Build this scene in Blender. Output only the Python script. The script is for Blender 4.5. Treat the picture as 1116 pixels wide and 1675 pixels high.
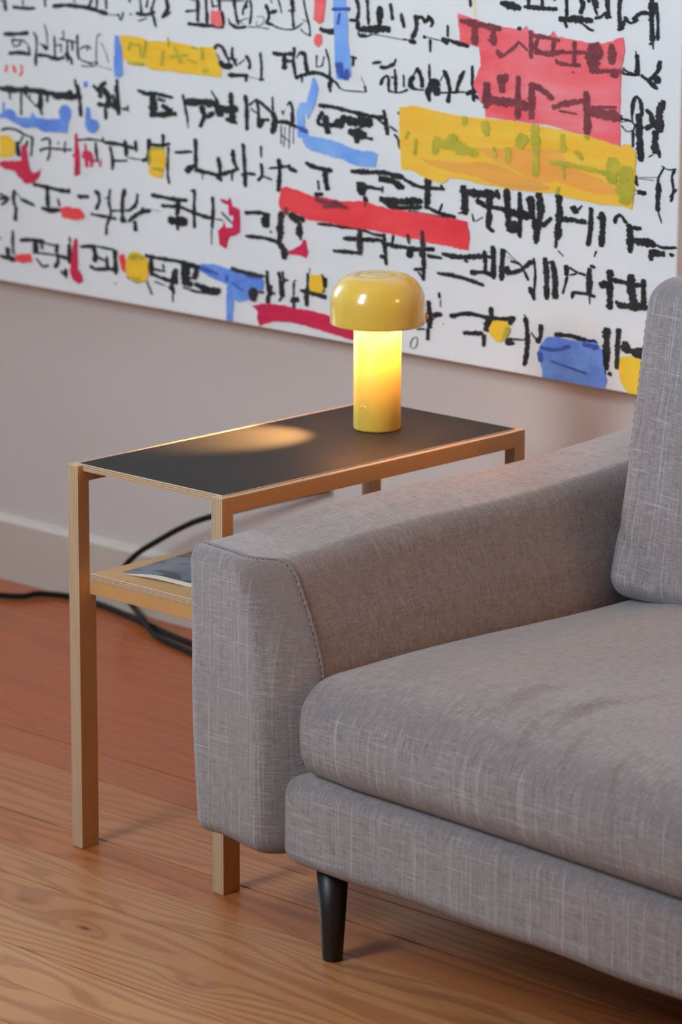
import bpy, bmesh, math, random
from mathutils import Vector, Matrix
random.seed(7)
PI = math.pi
scene = bpy.context.scene
for o in list(bpy.data.objects):
    bpy.data.objects.remove(o)
COL = scene.collection

# ------------------------------------------------------------------ camera
cam_d = bpy.data.cameras.new('camera')
cam = bpy.data.objects.new('camera', cam_d)
COL.objects.link(cam)
Rv = Vector((0.72651, 0.68714, 0.00415)); Uv = Vector((-0.16248, 0.16592, 0.97266)); Fv = Vector((-0.66767, 0.70732, -0.23219))
M = Matrix((Rv, Uv, -Fv)).transposed().to_4x4()
M.translation = Vector((3.2266, -2.92258, 1.47453))
cam.matrix_world = M
cam_d.sensor_fit = 'VERTICAL'
cam_d.sensor_height = 36.0
cam_d.sensor_width = 24.0
cam_d.lens = 5860.4 / 1675 * 36
cam_d.clip_start = 0.05
cam_d.dof.use_dof = True
cam_d.dof.focus_distance = 4.33
cam_d.dof.aperture_fstop = 6.3
scene.camera = cam

# ------------------------------------------------------------------ colour management
vs = scene.view_settings
vs.view_transform = 'Standard'; vs.look = 'None'; vs.gamma = 1.0; vs.exposure = 0.0
vs.use_curve_mapping = False

# ------------------------------------------------------------------ world: overcast daylight outside the windows
W = bpy.data.worlds.new('world'); scene.world = W; W.use_nodes = True
W.node_tree.nodes['Background'].inputs[0].default_value = (0.62, 0.76, 1.0, 1)
W.node_tree.nodes['Background'].inputs[1].default_value = 1.0

# room extents: an L-shaped room; the window wall YW stands left of the camera, the wide part reaches back to YF
XL, XR, YF, YB, ZC = -6.6, 4.4, -3.8, 0.8506, 3.3
YW, XW, WD = -1.9, 0.72, 0.36     # WD: depth of the thick window wall
# windows: (wall, lo, hi, z0, z1, watts, colour)
WINDOWS = [('left', -0.10, 0.74, 1.35, 3.10, 330.0, (0.58, 0.80, 1.0)), ('front', -0.20, 0.48, 1.28, 3.10, 112.0, (0.70, 0.86, 1.0))]
def window_light(wall, lo, hi, z0, z1, watts, col):
    l = bpy.data.lights.new('window_daylight', 'AREA'); l.shape = 'RECTANGLE'
    l.size = hi - lo; l.size_y = z1 - z0; l.energy = watts; l.color = col
    o = bpy.data.objects.new('window_daylight', l); COL.objects.link(o)
    c = (lo + hi) / 2; z = (z0 + z1) / 2
    if wall == 'left':
        o.location = (XL - 0.10, c, z); d = Vector((1, 0, 0))
    else:
        o.location = (c, YW - WD - 0.02, z); d = Vector((0, 1, 0))
    o.rotation_euler = d.to_track_quat('-Z', 'Y').to_euler()
for w in WINDOWS:
    window_light(*w)
# an added warm fill light further right, with no lamp behind it
pl = bpy.data.lights.new('warm_fill_light', 'POINT'); pl.energy = 46.0; pl.color = (1.0, 0.55, 0.25); pl.shadow_soft_size = 0.22
po = bpy.data.objects.new('warm_fill_light', pl); COL.objects.link(po); po.location = (3.4, 0.60, 1.9)

# ------------------------------------------------------------------ helpers
def link(name, me, mats=(), parent=None, loc=None):
    o = bpy.data.objects.new(name, me); COL.objects.link(o)
    if not isinstance(mats, (list, tuple)): mats = [mats]
    for m in mats:
        if me is not None and m.name not in [x.name for x in me.materials if x]: me.materials.append(m)
    if parent is not None: o.parent = parent
    if loc is not None: o.location = loc
    return o
def tag(o, label=None, cat=None, group=None, kind=None):
    if label: o['label'] = label
    if cat: o['category'] = cat
    if group: o['group'] = group
    if kind: o['kind'] = kind
    return o
def thing(name, label, cat, loc=(0, 0, 0), group=None):
    o = bpy.data.objects.new(name, None); COL.objects.link(o); o.location = loc
    o.empty_display_size = 0.05
    return tag(o, label, cat, group)
def mesh(name, v, f, smooth=False):
    me = bpy.data.meshes.new(name); me.from_pydata([tuple(p) for p in v], [], f); me.update()
    if smooth:
        me.polygons.foreach_set('use_smooth', [True] * len(me.polygons))
    return me
def box_data(x0, x1, y0, y1, z0, z1, ch=0.0):
    """box, optionally with chamfered edges"""
    bm = bmesh.new()
    bmesh.ops.create_cube(bm, size=1)
    for v in bm.verts:
        v.co = Vector(((x0 + x1) / 2 + v.co.x * (x1 - x0), (y0 + y1) / 2 + v.co.y * (y1 - y0), (z0 + z1) / 2 + v.co.z * (z1 - z0)))
    if ch: bmesh.ops.bevel(bm, geom=list(bm.edges), offset=ch, segments=1, affect='EDGES', profile=0.5)
    return bm
def bm_mesh(bm, name, smooth=False):
    bmesh.ops.recalc_face_normals(bm, faces=list(bm.faces))
    me = bpy.data.meshes.new(name); bm.to_mesh(me); bm.free()
    if smooth: me.polygons.foreach_set('use_smooth', [True] * len(me.polygons))
    return me
def box(name, x0, x1, y0, y1, z0, z1, mat, parent=None, ch=0.0):
    return link(name, bm_mesh(box_data(x0, x1, y0, y1, z0, z1, ch), name), mat, parent)
def lathe(name, prof, n=64, close=False):
    v = []; f = []
    k = len(prof)
    for i in range(n):
        a = 2 * PI * i / n
        for r, z in prof: v.append((r * math.cos(a), r * math.sin(a), z))
    for i in range(n):
        j = (i + 1) % n
        for q in range(k - 1):
            f.append((i * k + q, j * k + q, j * k + q + 1, i * k + q + 1))
        if close: f.append((i * k + k - 1, j * k + k - 1, j * k, i * k))
    bm = bmesh.new()
    me = mesh(name, v, f); bm.from_mesh(me); bpy.data.meshes.remove(me)
    bmesh.ops.remove_doubles(bm, verts=list(bm.verts), dist=1e-6)
    for e in [e for e in bm.edges if len(e.link_faces) == 1]: pass
    return bm_mesh(bm, name, True)
def catmull(pts, step):
    P = [Vector(p) for p in pts]
    if len(P) == 2:
        n = max(2, int((P[1] - P[0]).length / step)); return [P[0].lerp(P[1], i / n) for i in range(n + 1)]
    Q = [P[0] * 2 - P[1]] + P + [P[-1] * 2 - P[-2]]
    out = []
    for i in range(1, len(Q) - 2):
        a, b, c, d = Q[i - 1], Q[i], Q[i + 1], Q[i + 2]
        n = max(2, int((c - b).length / step))
        for k in range(n):
            t = k / n
            out.append(0.5 * (2 * b + (c - a) * t + (2 * a - 5 * b + 4 * c - d) * t * t + (3 * b - a - 3 * c + d) * t ** 3))
    out.append(P[-1])
    return out
def tube(name, pts, r, n=10, step=0.01, rfun=None):
    C = catmull(pts, step); v = []; f = []
    up = Vector((0.13, 0.21, 0.97)).normalized()
    for i, p in enumerate(C):
        t = (C[min(i + 1, len(C) - 1)] - C[max(i - 1, 0)]).normalized()
        a = t.cross(up)
        if a.length < 1e-4: a = t.cross(Vector((1, 0, 0)))
        a.normalize(); b = t.cross(a)
        rr = r if rfun is None else r * rfun(i / (len(C) - 1))
        for k in range(n):
            an = 2 * PI * k / n
            v.append(p + a * (rr * math.cos(an)) + b * (rr * math.sin(an)))
    for i in range(len(C) - 1):
        for k in range(n):
            f.append((i * n + k, i * n + (k + 1) % n, (i + 1) * n + (k + 1) % n, (i + 1) * n + k))
    f.append(tuple(range(n))[::-1]); f.append(tuple((len(C) - 1) * n + k for k in range(n)))
    bm = bmesh.new(); me = mesh(name, v, f); bm.from_mesh(me); bpy.data.meshes.remove(me)
    return bm_mesh(bm, name, True)
def sstep(t):
    t = max(0.0, min(1.0, t)); return t * t * (3 - 2 * t)
def rbox(name, lo, hi, r, n, deform=None, smooth=True):
    """upholstery block: a box with rounded edges (radius r, may be per axis) on a dense grid, then deformed"""
    c = [(a + b) / 2 for a, b in zip(lo, hi)]; h = [(b - a) / 2 for a, b in zip(lo, hi)]
    rr = r if isinstance(r, (tuple, list)) else (r, r, r)
    def axis(k):
        m = n[k]; e = 6
        inner = h[k] - rr[k]
        pts = [-h[k] + rr[k] * i / e for i in range(e)] + [-inner + 2 * inner * i / m for i in range(m)] + [inner + rr[k] * i / e for i in range(e + 1)]
        return pts
    A = [axis(k) for k in range(3)]
    verts = {}; vl = []; faces = []
    def vid(p):
        key = (round(p[0], 6), round(p[1], 6), round(p[2], 6))
        if key not in verts:
            q = [max(-(h[k] - rr[k]), min(h[k] - rr[k], p[k])) for k in range(3)]
            d = [(p[k] - q[k]) / rr[k] for k in range(3)]
            L = math.sqrt(sum(x * x for x in d))
            mx = max(abs(x) for x in d)
            if L > 1e-9:
                d = [x / L * mx for x in d]
            P = Vector([c[k] + q[k] + d[k] * rr[k] for k in range(3)])
            u = [(p[k] + h[k]) / (2 * h[k]) for k in range(3)]
            if deform: P = deform(P, u)
            verts[key] = len(vl); vl.append(P)
        return verts[key]
    for k in range(3):
        a, b = [(1, 2), (2, 0), (0, 1)][k]
        for s in (-1, 1):
            for i in range(len(A[a]) - 1):
                for j in range(len(A[b]) - 1):
                    q = []
                    for (ii, jj) in ((i, j), (i + 1, j), (i + 1, j + 1), (i, j + 1)):
                        p = [0, 0, 0]; p[k] = s * h[k]; p[a] = A[a][ii]; p[b] = A[b][jj]
                        q.append(vid(p))
                    faces.append(tuple(q if s > 0 else q[::-1]))
    return mesh(name, vl, faces, smooth)

# ------------------------------------------------------------------ materials
class NT:
    def __init__(s, name):
        s.m = bpy.data.materials.new(name); s.m.use_nodes = True
        s.t = s.m.node_tree; s.b = s.t.nodes['Principled BSDF']
    def n(s, typ, **kw):
        x = s.t.nodes.new(typ)
        for k, v in kw.items(): setattr(x, k, v)
        return x
    def l(s, a, b): s.t.links.new(a, b)
    def math(s, op, a, b=None, c=None, clamp=False):
        x = s.n('ShaderNodeMath', operation=op, use_clamp=clamp)
        for i, v in enumerate((a, b, c)):
            if v is None: continue
            if isinstance(v, (int, float)): x.inputs[i].default_value = v
            else: s.l(v, x.inputs[i])
        return x.outputs[0]
    def mix(s, fac, a, b, blend='MIX'):
        x = s.n('ShaderNodeMix', data_type='RGBA', blend_type=blend)
        for i, v in ((0, fac), (6, a), (7, b)):
            if isinstance(v, (int, float)): x.inputs[i].default_value = v
            elif isinstance(v, tuple): x.inputs[i].default_value = v if len(v) == 4 else v + (1,)
            else: s.l(v, x.inputs[i])
        return x.outputs[2]
    def coord(s, which='Object'):
        return s.n('ShaderNodeTexCoord').outputs[which]
    def mapping(s, vec, scale=(1, 1, 1), loc=(0, 0, 0), rot=(0, 0, 0)):
        x = s.n('ShaderNodeMapping'); s.l(vec, x.inputs[0])
        x.inputs['Scale'].default_value = scale; x.inputs['Location'].default_value = loc; x.inputs['Rotation'].default_value = rot
        return x.outputs[0]
    def noise(s, vec, scale=1.0, detail=2.0, rough=0.5, dist=0.0):
        x = s.n('ShaderNodeTexNoise'); s.l(vec, x.inputs['Vector'])
        x.inputs['Scale'].default_value = scale; x.inputs['Detail'].default_value = detail
        x.inputs['Roughness'].default_value = rough; x.inputs['Distortion'].default_value = dist
        return x.outputs['Fac']
    def ramp(s, fac, stops):
        x = s.n('ShaderNodeValToRGB'); s.l(fac, x.inputs[0])
        e = x.color_ramp.elements
        while len(e) < len(stops): e.new(0.5)
        for el, (p, c) in zip(e, stops):
            el.position = p; el.color = (c, c, c, 1) if isinstance(c, (int, float)) else tuple(c) + (1,)
        return x.outputs[0]
    def sep(s, vec):
        x = s.n('ShaderNodeSeparateXYZ'); s.l(vec, x.inputs[0]); return x.outputs
    def bump(s, h, strength=0.3, dist=0.001):
        x = s.n('ShaderNodeBump'); s.l(h, x.inputs['Height'])
        x.inputs['Strength'].default_value = strength; x.inputs['Distance'].default_value = dist
        s.l(x.outputs[0], s.b.inputs['Normal'])
    def color(s, c):
        if isinstance(c, tuple): s.b.inputs['Base Color'].default_value = c + (1,)
        else: s.l(c, s.b.inputs['Base Color'])
    def set(s, **kw):
        for k, v in kw.items(): s.b.inputs[k.replace('_', ' ')].default_value = v
def srgb(r, g, b):
    f = lambda c: (c / 255) / 12.92 if c / 255 < 0.04045 else ((c / 255 + 0.055) / 1.055) ** 2.4
    return (f(r), f(g), f(b))

def plain(name, col, rough=0.6, var=0.06, scale=30, **kw):
    t = NT(name); n = t.noise(t.coord(), scale, 3)
    dark = tuple(c * (1 - var) for c in col); lite = tuple(min(1, c * (1 + var)) for c in col)
    t.color(t.mix(n, dark, lite)); t.set(Roughness=rough, **kw)
    return t.m

def mat_plaster(name, col):
    t = NT(name); c = t.coord()
    n = t.noise(c, 3.0, 4); n2 = t.noise(c, 220.0, 3)
    t.color(t.mix(n, tuple(x * 0.97 for x in col), col)); t.set(Roughness=0.75)
    t.bump(n2, 0.12, 0.0006); return t.m
M_wall = mat_plaster('wall_plaster', srgb(208, 198, 192))
M_wall2 = mat_plaster('wall_plaster_warm', srgb(196, 138, 92))
M_ceil = mat_plaster('ceiling_plaster', srgb(186, 174, 160))
M_wall3 = mat_plaster('wall_plaster_grey', srgb(150, 142, 134))
M_trim = plain('trim_paint', srgb(204, 190, 178), 0.45, 0.03)
M_frame = plain('window_paint', srgb(235, 235, 230), 0.4, 0.02)

def mat_floor():
    t = NT('varnished_fir'); info = t.n('ShaderNodeObjectInfo'); geo = t.n('ShaderNodeNewGeometry')
    rnd = info.outputs['Random']
    pos = geo.outputs['Position']
    # per-board offset so that no two boards share their grain
    off = t.n('ShaderNodeCombineXYZ'); t.l(t.math('MULTIPLY', rnd, 37.0), off.inputs[0]); t.l(t.math('MULTIPLY', rnd, 91.0), off.inputs[2])
    add = t.n('ShaderNodeVectorMath', operation='ADD'); t.l(pos, add.inputs[0]); t.l(off.outputs[0], add.inputs[1])
    v = add.outputs[0]
    # knots: the grain swirls round a few points
    warp = None; dark = None
    for kx, ky, s in ((0.235, -0.1949, 0.016), (0.1085, -0.178, 0.020), (0.4603, -0.2357, 0.018), (-0.42, 0.34, 0.014), (1.1, -0.5, 0.016), (-0.9, -0.4, 0.018)):
        d = t.n('ShaderNodeVectorMath', operation='SUBTRACT'); t.l(pos, d.inputs[0]); d.inputs[1].default_value = (kx, ky, 0)
        q = t.mapping(d.outputs[0], (0.42, 1.0, 0.0))
        ln = t.n('ShaderNodeVectorMath', operation='LENGTH'); t.l(q, ln.inputs[0])
        g = t.math('POWER', 2.718, t.math('MULTIPLY', t.math('POWER', t.math('DIVIDE', ln.outputs['Value'], s), 2.0), -1.0))
        warp = g if warp is None else t.math('ADD', warp, g)
        g2 = t.math('POWER', 2.718, t.math('MULTIPLY', t.math('POWER', t.math('DIVIDE', ln.outputs['Value'], s * 0.22), 2.0), -1.0))
        if s == 0.016 and kx == 0.235:
            dark = g2
        else:
            dark = t.math('ADD', dark, t.math('MULTIPLY', g2, 0.35)) if dark is not None else t.math('MULTIPLY', g2, 0.35)
    big = t.noise(t.mapping(v, (1.3, 7.0, 1.0)), 1.0, 2, 0.5, 0.4)
    xyz = t.sep(v)
    ring = t.math('ADD', t.math('MULTIPLY', xyz[1], 230.0), t.math('ADD', t.math('MULTIPLY', big, 66.0), t.math('MULTIPLY', warp, 9.0)))
    fine = t.noise(t.mapping(v, (6.0, 330.0, 1.0)), 1.0, 3, 0.6)
    wav = t.math('SINE', t.math('ADD', ring, t.math('MULTIPLY', fine, 2.2)))
    late = t.ramp(t.math('MULTIPLY_ADD', wav, 0.5, 0.5), [(0.45, 0.0), (0.93, 1.0), (1.0, 0.75)])
    patch = t.noise(t.mapping(v, (0.9, 5.0, 1.0)), 1.0, 2)
    base = t.mix(patch, srgb(206, 146, 88), srgb(230, 184, 126))
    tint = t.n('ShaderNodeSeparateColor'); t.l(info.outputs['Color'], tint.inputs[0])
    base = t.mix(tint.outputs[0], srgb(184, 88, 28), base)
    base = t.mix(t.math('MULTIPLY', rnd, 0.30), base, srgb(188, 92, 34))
    c = t.mix(t.math('MULTIPLY', late, 0.46), base, srgb(146, 68, 34))
    c = t.mix(t.math('MULTIPLY', fine, 0.42), c, srgb(120, 62, 34))
    c = t.mix(t.math('MULTIPLY', warp, 0.34, clamp=True), c, srgb(166, 92, 52))
    c = t.mix(dark, c, srgb(52, 26, 20))
    t.color(c)
    t.set(Roughness=0.40); t.b.inputs['Specular IOR Level'].default_value = 0.35
    t.b.inputs['Coat Weight'].default_value = 0.25; t.b.inputs['Coat Roughness'].default_value = 0.22
    t.bump(t.math('ADD', late, t.math('MULTIPLY', t.noise(t.mapping(v, (3.0, 9.0, 1.0)), 1.0, 2), 3.0)), 0.18, 0.0006)
    return t.m
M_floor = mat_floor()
M_sub = plain('subfloor', srgb(60, 38, 26), 0.9)

def mat_birch(name, axis, tint=1.0):
    """birch face veneer, grain along axis"""
    t = NT(name); c = t.coord()
    sc = {'x': (5, 60, 60), 'y': (60, 5, 60), 'z': (60, 60, 5)}[axis]
    n = t.noise(t.mapping(c, sc), 1.0, 3, 0.55, 0.6); f = t.noise(t.mapping(c, tuple(q * 9 for q in sc)), 1.0, 2)
    col = t.mix(n, srgb(208, 148, 86), srgb(222, 170, 108))
    col = t.mix(t.math('MULTIPLY', f, 0.28), col, srgb(178, 132, 88))
    t.color(col); t.set(Roughness=0.42); t.bump(f, 0.08, 0.0003); return t.m
def mat_ply(name, axis, thick, layers, first=0.0):
    """cut edge of plywood: thin layers stacked along axis, measured from 'first'"""
    t = NT(name); c = t.coord(); x = t.sep(c)['xyz'.index(axis)]
    u = t.math('MULTIPLY', t.math('SUBTRACT', x, first), layers / thick)
    jit = t.noise(t.mapping(c, (40, 40, 40)), 1.0, 2)
    u = t.math('ADD', u, t.math('MULTIPLY', t.math('SUBTRACT', jit, 0.5), 0.12))
    fr = t.math('FRACT', t.math('MULTIPLY', u, 0.5))
    alt = t.math('GREATER_THAN', fr, 0.5)
    glue = t.math('LESS_THAN', t.math('ABSOLUTE', t.math('SUBTRACT', t.math('FRACT', u), 0.5)), 0.40)
    n = t.noise(t.mapping(c, (90, 90, 90)), 1.0, 3)
    col = t.mix(alt, srgb(226, 204, 170), srgb(176, 132, 98))
    col = t.mix(t.math('MULTIPLY', n, 0.45), col, srgb(202, 168, 130))
    col = t.mix(t.math('MULTIPLY_ADD', glue, -0.6, 0.6), col, srgb(120, 76, 52))
    t.color(col); t.set(Roughness=0.55); return t.m
def mat_laminate():
    t = NT('black_laminate'); c = t.coord()
    n = t.noise(t.mapping(c, (700, 12, 60)), 1.0, 3); b = t.noise(c, 500, 2)
    t.color(t.mix(n, srgb(26, 25, 24), srgb(50, 47, 44))); t.set(Roughness=0.55); t.b.inputs['Specular IOR Level'].default_value = 0.14
    t.bump(t.math('ADD', n, b), 0.22, 0.0004); return t.m

def mat_fabric():
    """grey linen weave with slubs; threads run along the two axes that lie in the face"""
    t = NT('grey_linen'); c = t.coord(); geo = t.n('ShaderNodeNewGeometry')
    nx, ny, nz = [t.math('ABSOLUTE', q) for q in t.sep(geo.outputs['Normal'])[0:3]]
    def thr(sc, w):
        return t.math('MULTIPLY', t.noise(t.mapping(c, sc), 1.0, 2, 0.6), w)
    wx, wy, wz = [t.math('SUBTRACT', 1.0, q) for q in (nx, ny, nz)]
    fine = t.math('ADD', t.math('ADD', thr((850, 60, 60), wx), thr((60, 850, 60), wy)), thr((60, 60, 850), wz))
    fine = t.math('MULTIPLY', fine, 0.5)
    # slubs: sparse paler threads, mostly seen on the front faces
    sx = t.ramp(t.noise(t.mapping(c, (420, 5, 5)), 1.0, 2, 0.6), [(0.58, 0.0), (0.66, 1.0)])
    sz = t.ramp(t.noise(t.mapping(c, (12, 12, 420)), 1.0, 2, 0.6), [(0.60, 0.0), (0.69, 1.0)])
    dx = t.ramp(t.noise(t.mapping(c, (380, 5, 5), (3, 5, 1)), 1.0, 2, 0.7), [(0.32, 1.0), (0.40, 0.0)])
    front = t.ramp(ny, [(0.66, 0.08), (0.95, 1.0)])
    sl = t.math('MULTIPLY', t.math('ADD', t.math('MULTIPLY', sx, 0.34), t.math('MULTIPLY', sz, 0.34)), front)
    dk = t.math('MULTIPLY', t.math('MULTIPLY', dx, 0.22), front)
    soft = t.noise(c, 9.0, 3)
    speck = t.noise(c, 1100.0, 2)
    col = t.mix(soft, srgb(156, 147, 146), srgb(170, 161, 160))
    col = t.mix(t.ramp(fine, [(0.36, 1.0), (0.52, 0.0)]), col, srgb(126, 117, 116))
    col = t.mix(t.math('MULTIPLY', t.ramp(speck, [(0.5, 0.0), (0.66, 1.0)]), 0.30), col, srgb(204, 196, 194))
    col = t.mix(sl, col, srgb(212, 206, 206)); col = t.mix(dk, col, srgb(96, 84, 80))
    t.color(col); t.set(Roughness=0.95)
    t.b.inputs['Sheen Weight'].default_value = 0.25; t.b.inputs['Sheen Roughness'].default_value = 0.5
    t.b.inputs['Specular IOR Level'].default_value = 0.2
    t.bump(t.math('ADD', t.math('MULTIPLY', fine, 0.7), t.math('ADD', t.math('MULTIPLY', sl, 1.2), t.math('MULTIPLY', speck, 0.3))), 0.45, 0.0012)
    return t.m
M_fab = mat_fabric()
M_thread = plain('stitch_thread', srgb(74, 64, 58), 0.8)
M_leg = plain('dark_leg_paint', srgb(30, 29, 28), 0.42, 0.2, 60)
M_cord = plain('cord_rubber', srgb(30, 27, 22), 0.85, 0.15, 200, Specular_IOR_Level=0.15)

# ================================================================== THE ROOM
def wall_with_holes(name, axis, at, a0, a1, z0, z1, holes, thick, mat):
    """wall slab in the plane axis=at, spanning a0..a1, with rectangular window holes, built as one bmesh"""
    bm = bmesh.new()
    us = sorted({a0, a1} | {h[0] for h in holes} | {h[1] for h in holes}); zs = sorted({z0, z1} | {h[2] for h in holes} | {h[3] for h in holes})
    for i in range(len(us) - 1):
        for j in range(len(zs) - 1):
            uc, zc = (us[i] + us[i + 1]) / 2, (zs[j] + zs[j + 1]) / 2
            if any(h[0] < uc < h[1] and h[2] < zc < h[3] for h in holes): continue
            if axis == 'x': b = box_data(min(at, at + thick), max(at, at + thick), us[i], us[i + 1], zs[j], zs[j + 1])
            else: b = box_data(us[i], us[i + 1], min(at, at + thick), max(at, at + thick), zs[j], zs[j + 1])
            me = bm_mesh(b, 'tmp'); bm.from_mesh(me); bpy.data.meshes.remove(me)
    return tag(link(name, bm_mesh(bm, name), mat), kind='structure')
tag(box('wall_back', XL - 0.2, XR + 0.2, YB, YB + 0.15, 0, ZC, M_wall), kind='structure')
wall_with_holes('wall_left', 'x', XL, YW - 0.15, YB, 0, ZC, [w[1:5] for w in WINDOWS if w[0] == 'left'], -0.15, M_wall3)
wall_with_holes('wall_front', 'y', YW, XL, XW, 0, ZC, [w[1:5] for w in WINDOWS if w[0] == 'front'], -WD, M_wall3)
tag(box('wall_return', XW - 0.15, XW, YF, YW - WD, 0, ZC, M_wall2), kind='structure')
tag(box('wall_rear', XW - 0.15, XR, YF - 0.15, YF, 0, ZC, M_wall2), kind='structure')
tag(box('wall_right', XR, XR + 0.15, YF - 0.15, YB, 0, ZC, M_wall2), kind='structure')
tag(box('ceiling', XL - 0.2, XR + 0.2, YF - 0.2, YB + 0.2, ZC, ZC + 0.1, M_ceil), kind='structure')
for i, (wall, lo, hi, z0, z1, _, _c) in enumerate(WINDOWS):
    bm = bmesh.new()
    def bar(u0, u1, v0, v1, d0, d1):
        if wall == 'left': b = box_data(XL + d0, XL + d1, u0, u1, v0, v1)
        else: b = box_data(u0, u1, YW - WD + 0.09 + d0, YW - WD + 0.09 + d1, v0, v1)
        me = bm_mesh(b, 'tmp'); bm.from_mesh(me); bpy.data.meshes.remove(me)
    t_ = 0.05
    bar(lo, lo + t_, z0, z1, -0.09, -0.03); bar(hi - t_, hi, z0, z1, -0.09, -0.03)
    bar(lo, hi, z0, z0 + t_, -0.09, -0.03); bar(lo, hi, z1 - t_, z1, -0.09, -0.03)
    zc = (z0 + z1) / 2; bar(lo, hi, zc - 0.025, zc + 0.025, -0.085, -0.035)
    uc = (lo + hi) / 2; bar(uc - 0.015, uc + 0.015, z0, z1, -0.08, -0.04)
    tag(link('window_%d' % (i + 1), bm_mesh(bm, 'window_frame'), M_frame), kind='structure')

# floor: sub-floor with every board laid on it
sub = tag(box('floor', XL, XR, YF, YB, -0.06, -0.019, M_sub), kind='structure')
PITCH, SEAM0 = 0.0836, -0.0416
k0 = math.floor((YF - SEAM0) / PITCH)
row = k0
while SEAM0 + row * PITCH < YB:
    ya = max(YF, SEAM0 + row * PITCH) + 0.0010; yb = min(YB, SEAM0 + (row + 1) * PITCH) - 0.0010
    rr = random.Random(row * 17 + 3)
    cuts = [XL] + ([XL + 0.25 + rr.random() * 0.9] if rr.random() < 0.5 else []) + [1.35 + rr.random() * 1.6] + [XR]
    for a, b in zip(cuts[:-1], cuts[1:]):
        dz = rr.uniform(-0.0004, 0.0004)
        bm = box_data(-(b - a) / 2 + 0.0003, (b - a) / 2 - 0.0003, -(yb - ya) / 2, (yb - ya) / 2, -0.018, 0.0)
        bmesh.ops.bevel(bm, geom=[e for e in bm.edges if all(v.co.z > -0.001 for v in e.verts)], offset=0.0005, segments=1, affect='EDGES', profile=0.5)
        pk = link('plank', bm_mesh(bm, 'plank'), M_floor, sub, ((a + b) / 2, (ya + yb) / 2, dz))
        pale = max(0.0, min(1.0, (0.26 - ya) / 0.62 + rr.uniform(-0.16, 0.16)))     # daylight falloff put into the board colour: paler toward the window wall
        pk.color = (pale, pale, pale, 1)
    row += 1

# baseboard with a sloped top edge, then the painted strip above it
def prism_x(name, prof, x0, x1, mat, parent=None, smooth=False):
    n = len(prof)
    v = [(x0, y, z) for y, z in prof] + [(x1, y, z) for y, z in prof]
    f = [(i, (i + 1) % n, n + (i + 1) % n, n + i) for i in range(n)] + [tuple(range(n))[::-1], tuple(range(n, 2 * n))]
    bm = bmesh.new(); me = mesh(name, v, f); bm.from_mesh(me); bpy.data.meshes.remove(me)
    return link(name, bm_mesh(bm, name), mat, parent)
tag(prism_x('baseboard_back', [(YB, 0.0), (YB - 0.013, 0.0), (YB - 0.013, 0.098), (YB - 0.010, 0.1035), (YB, 0.107)], XL, XR, M_trim), kind='structure')

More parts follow.
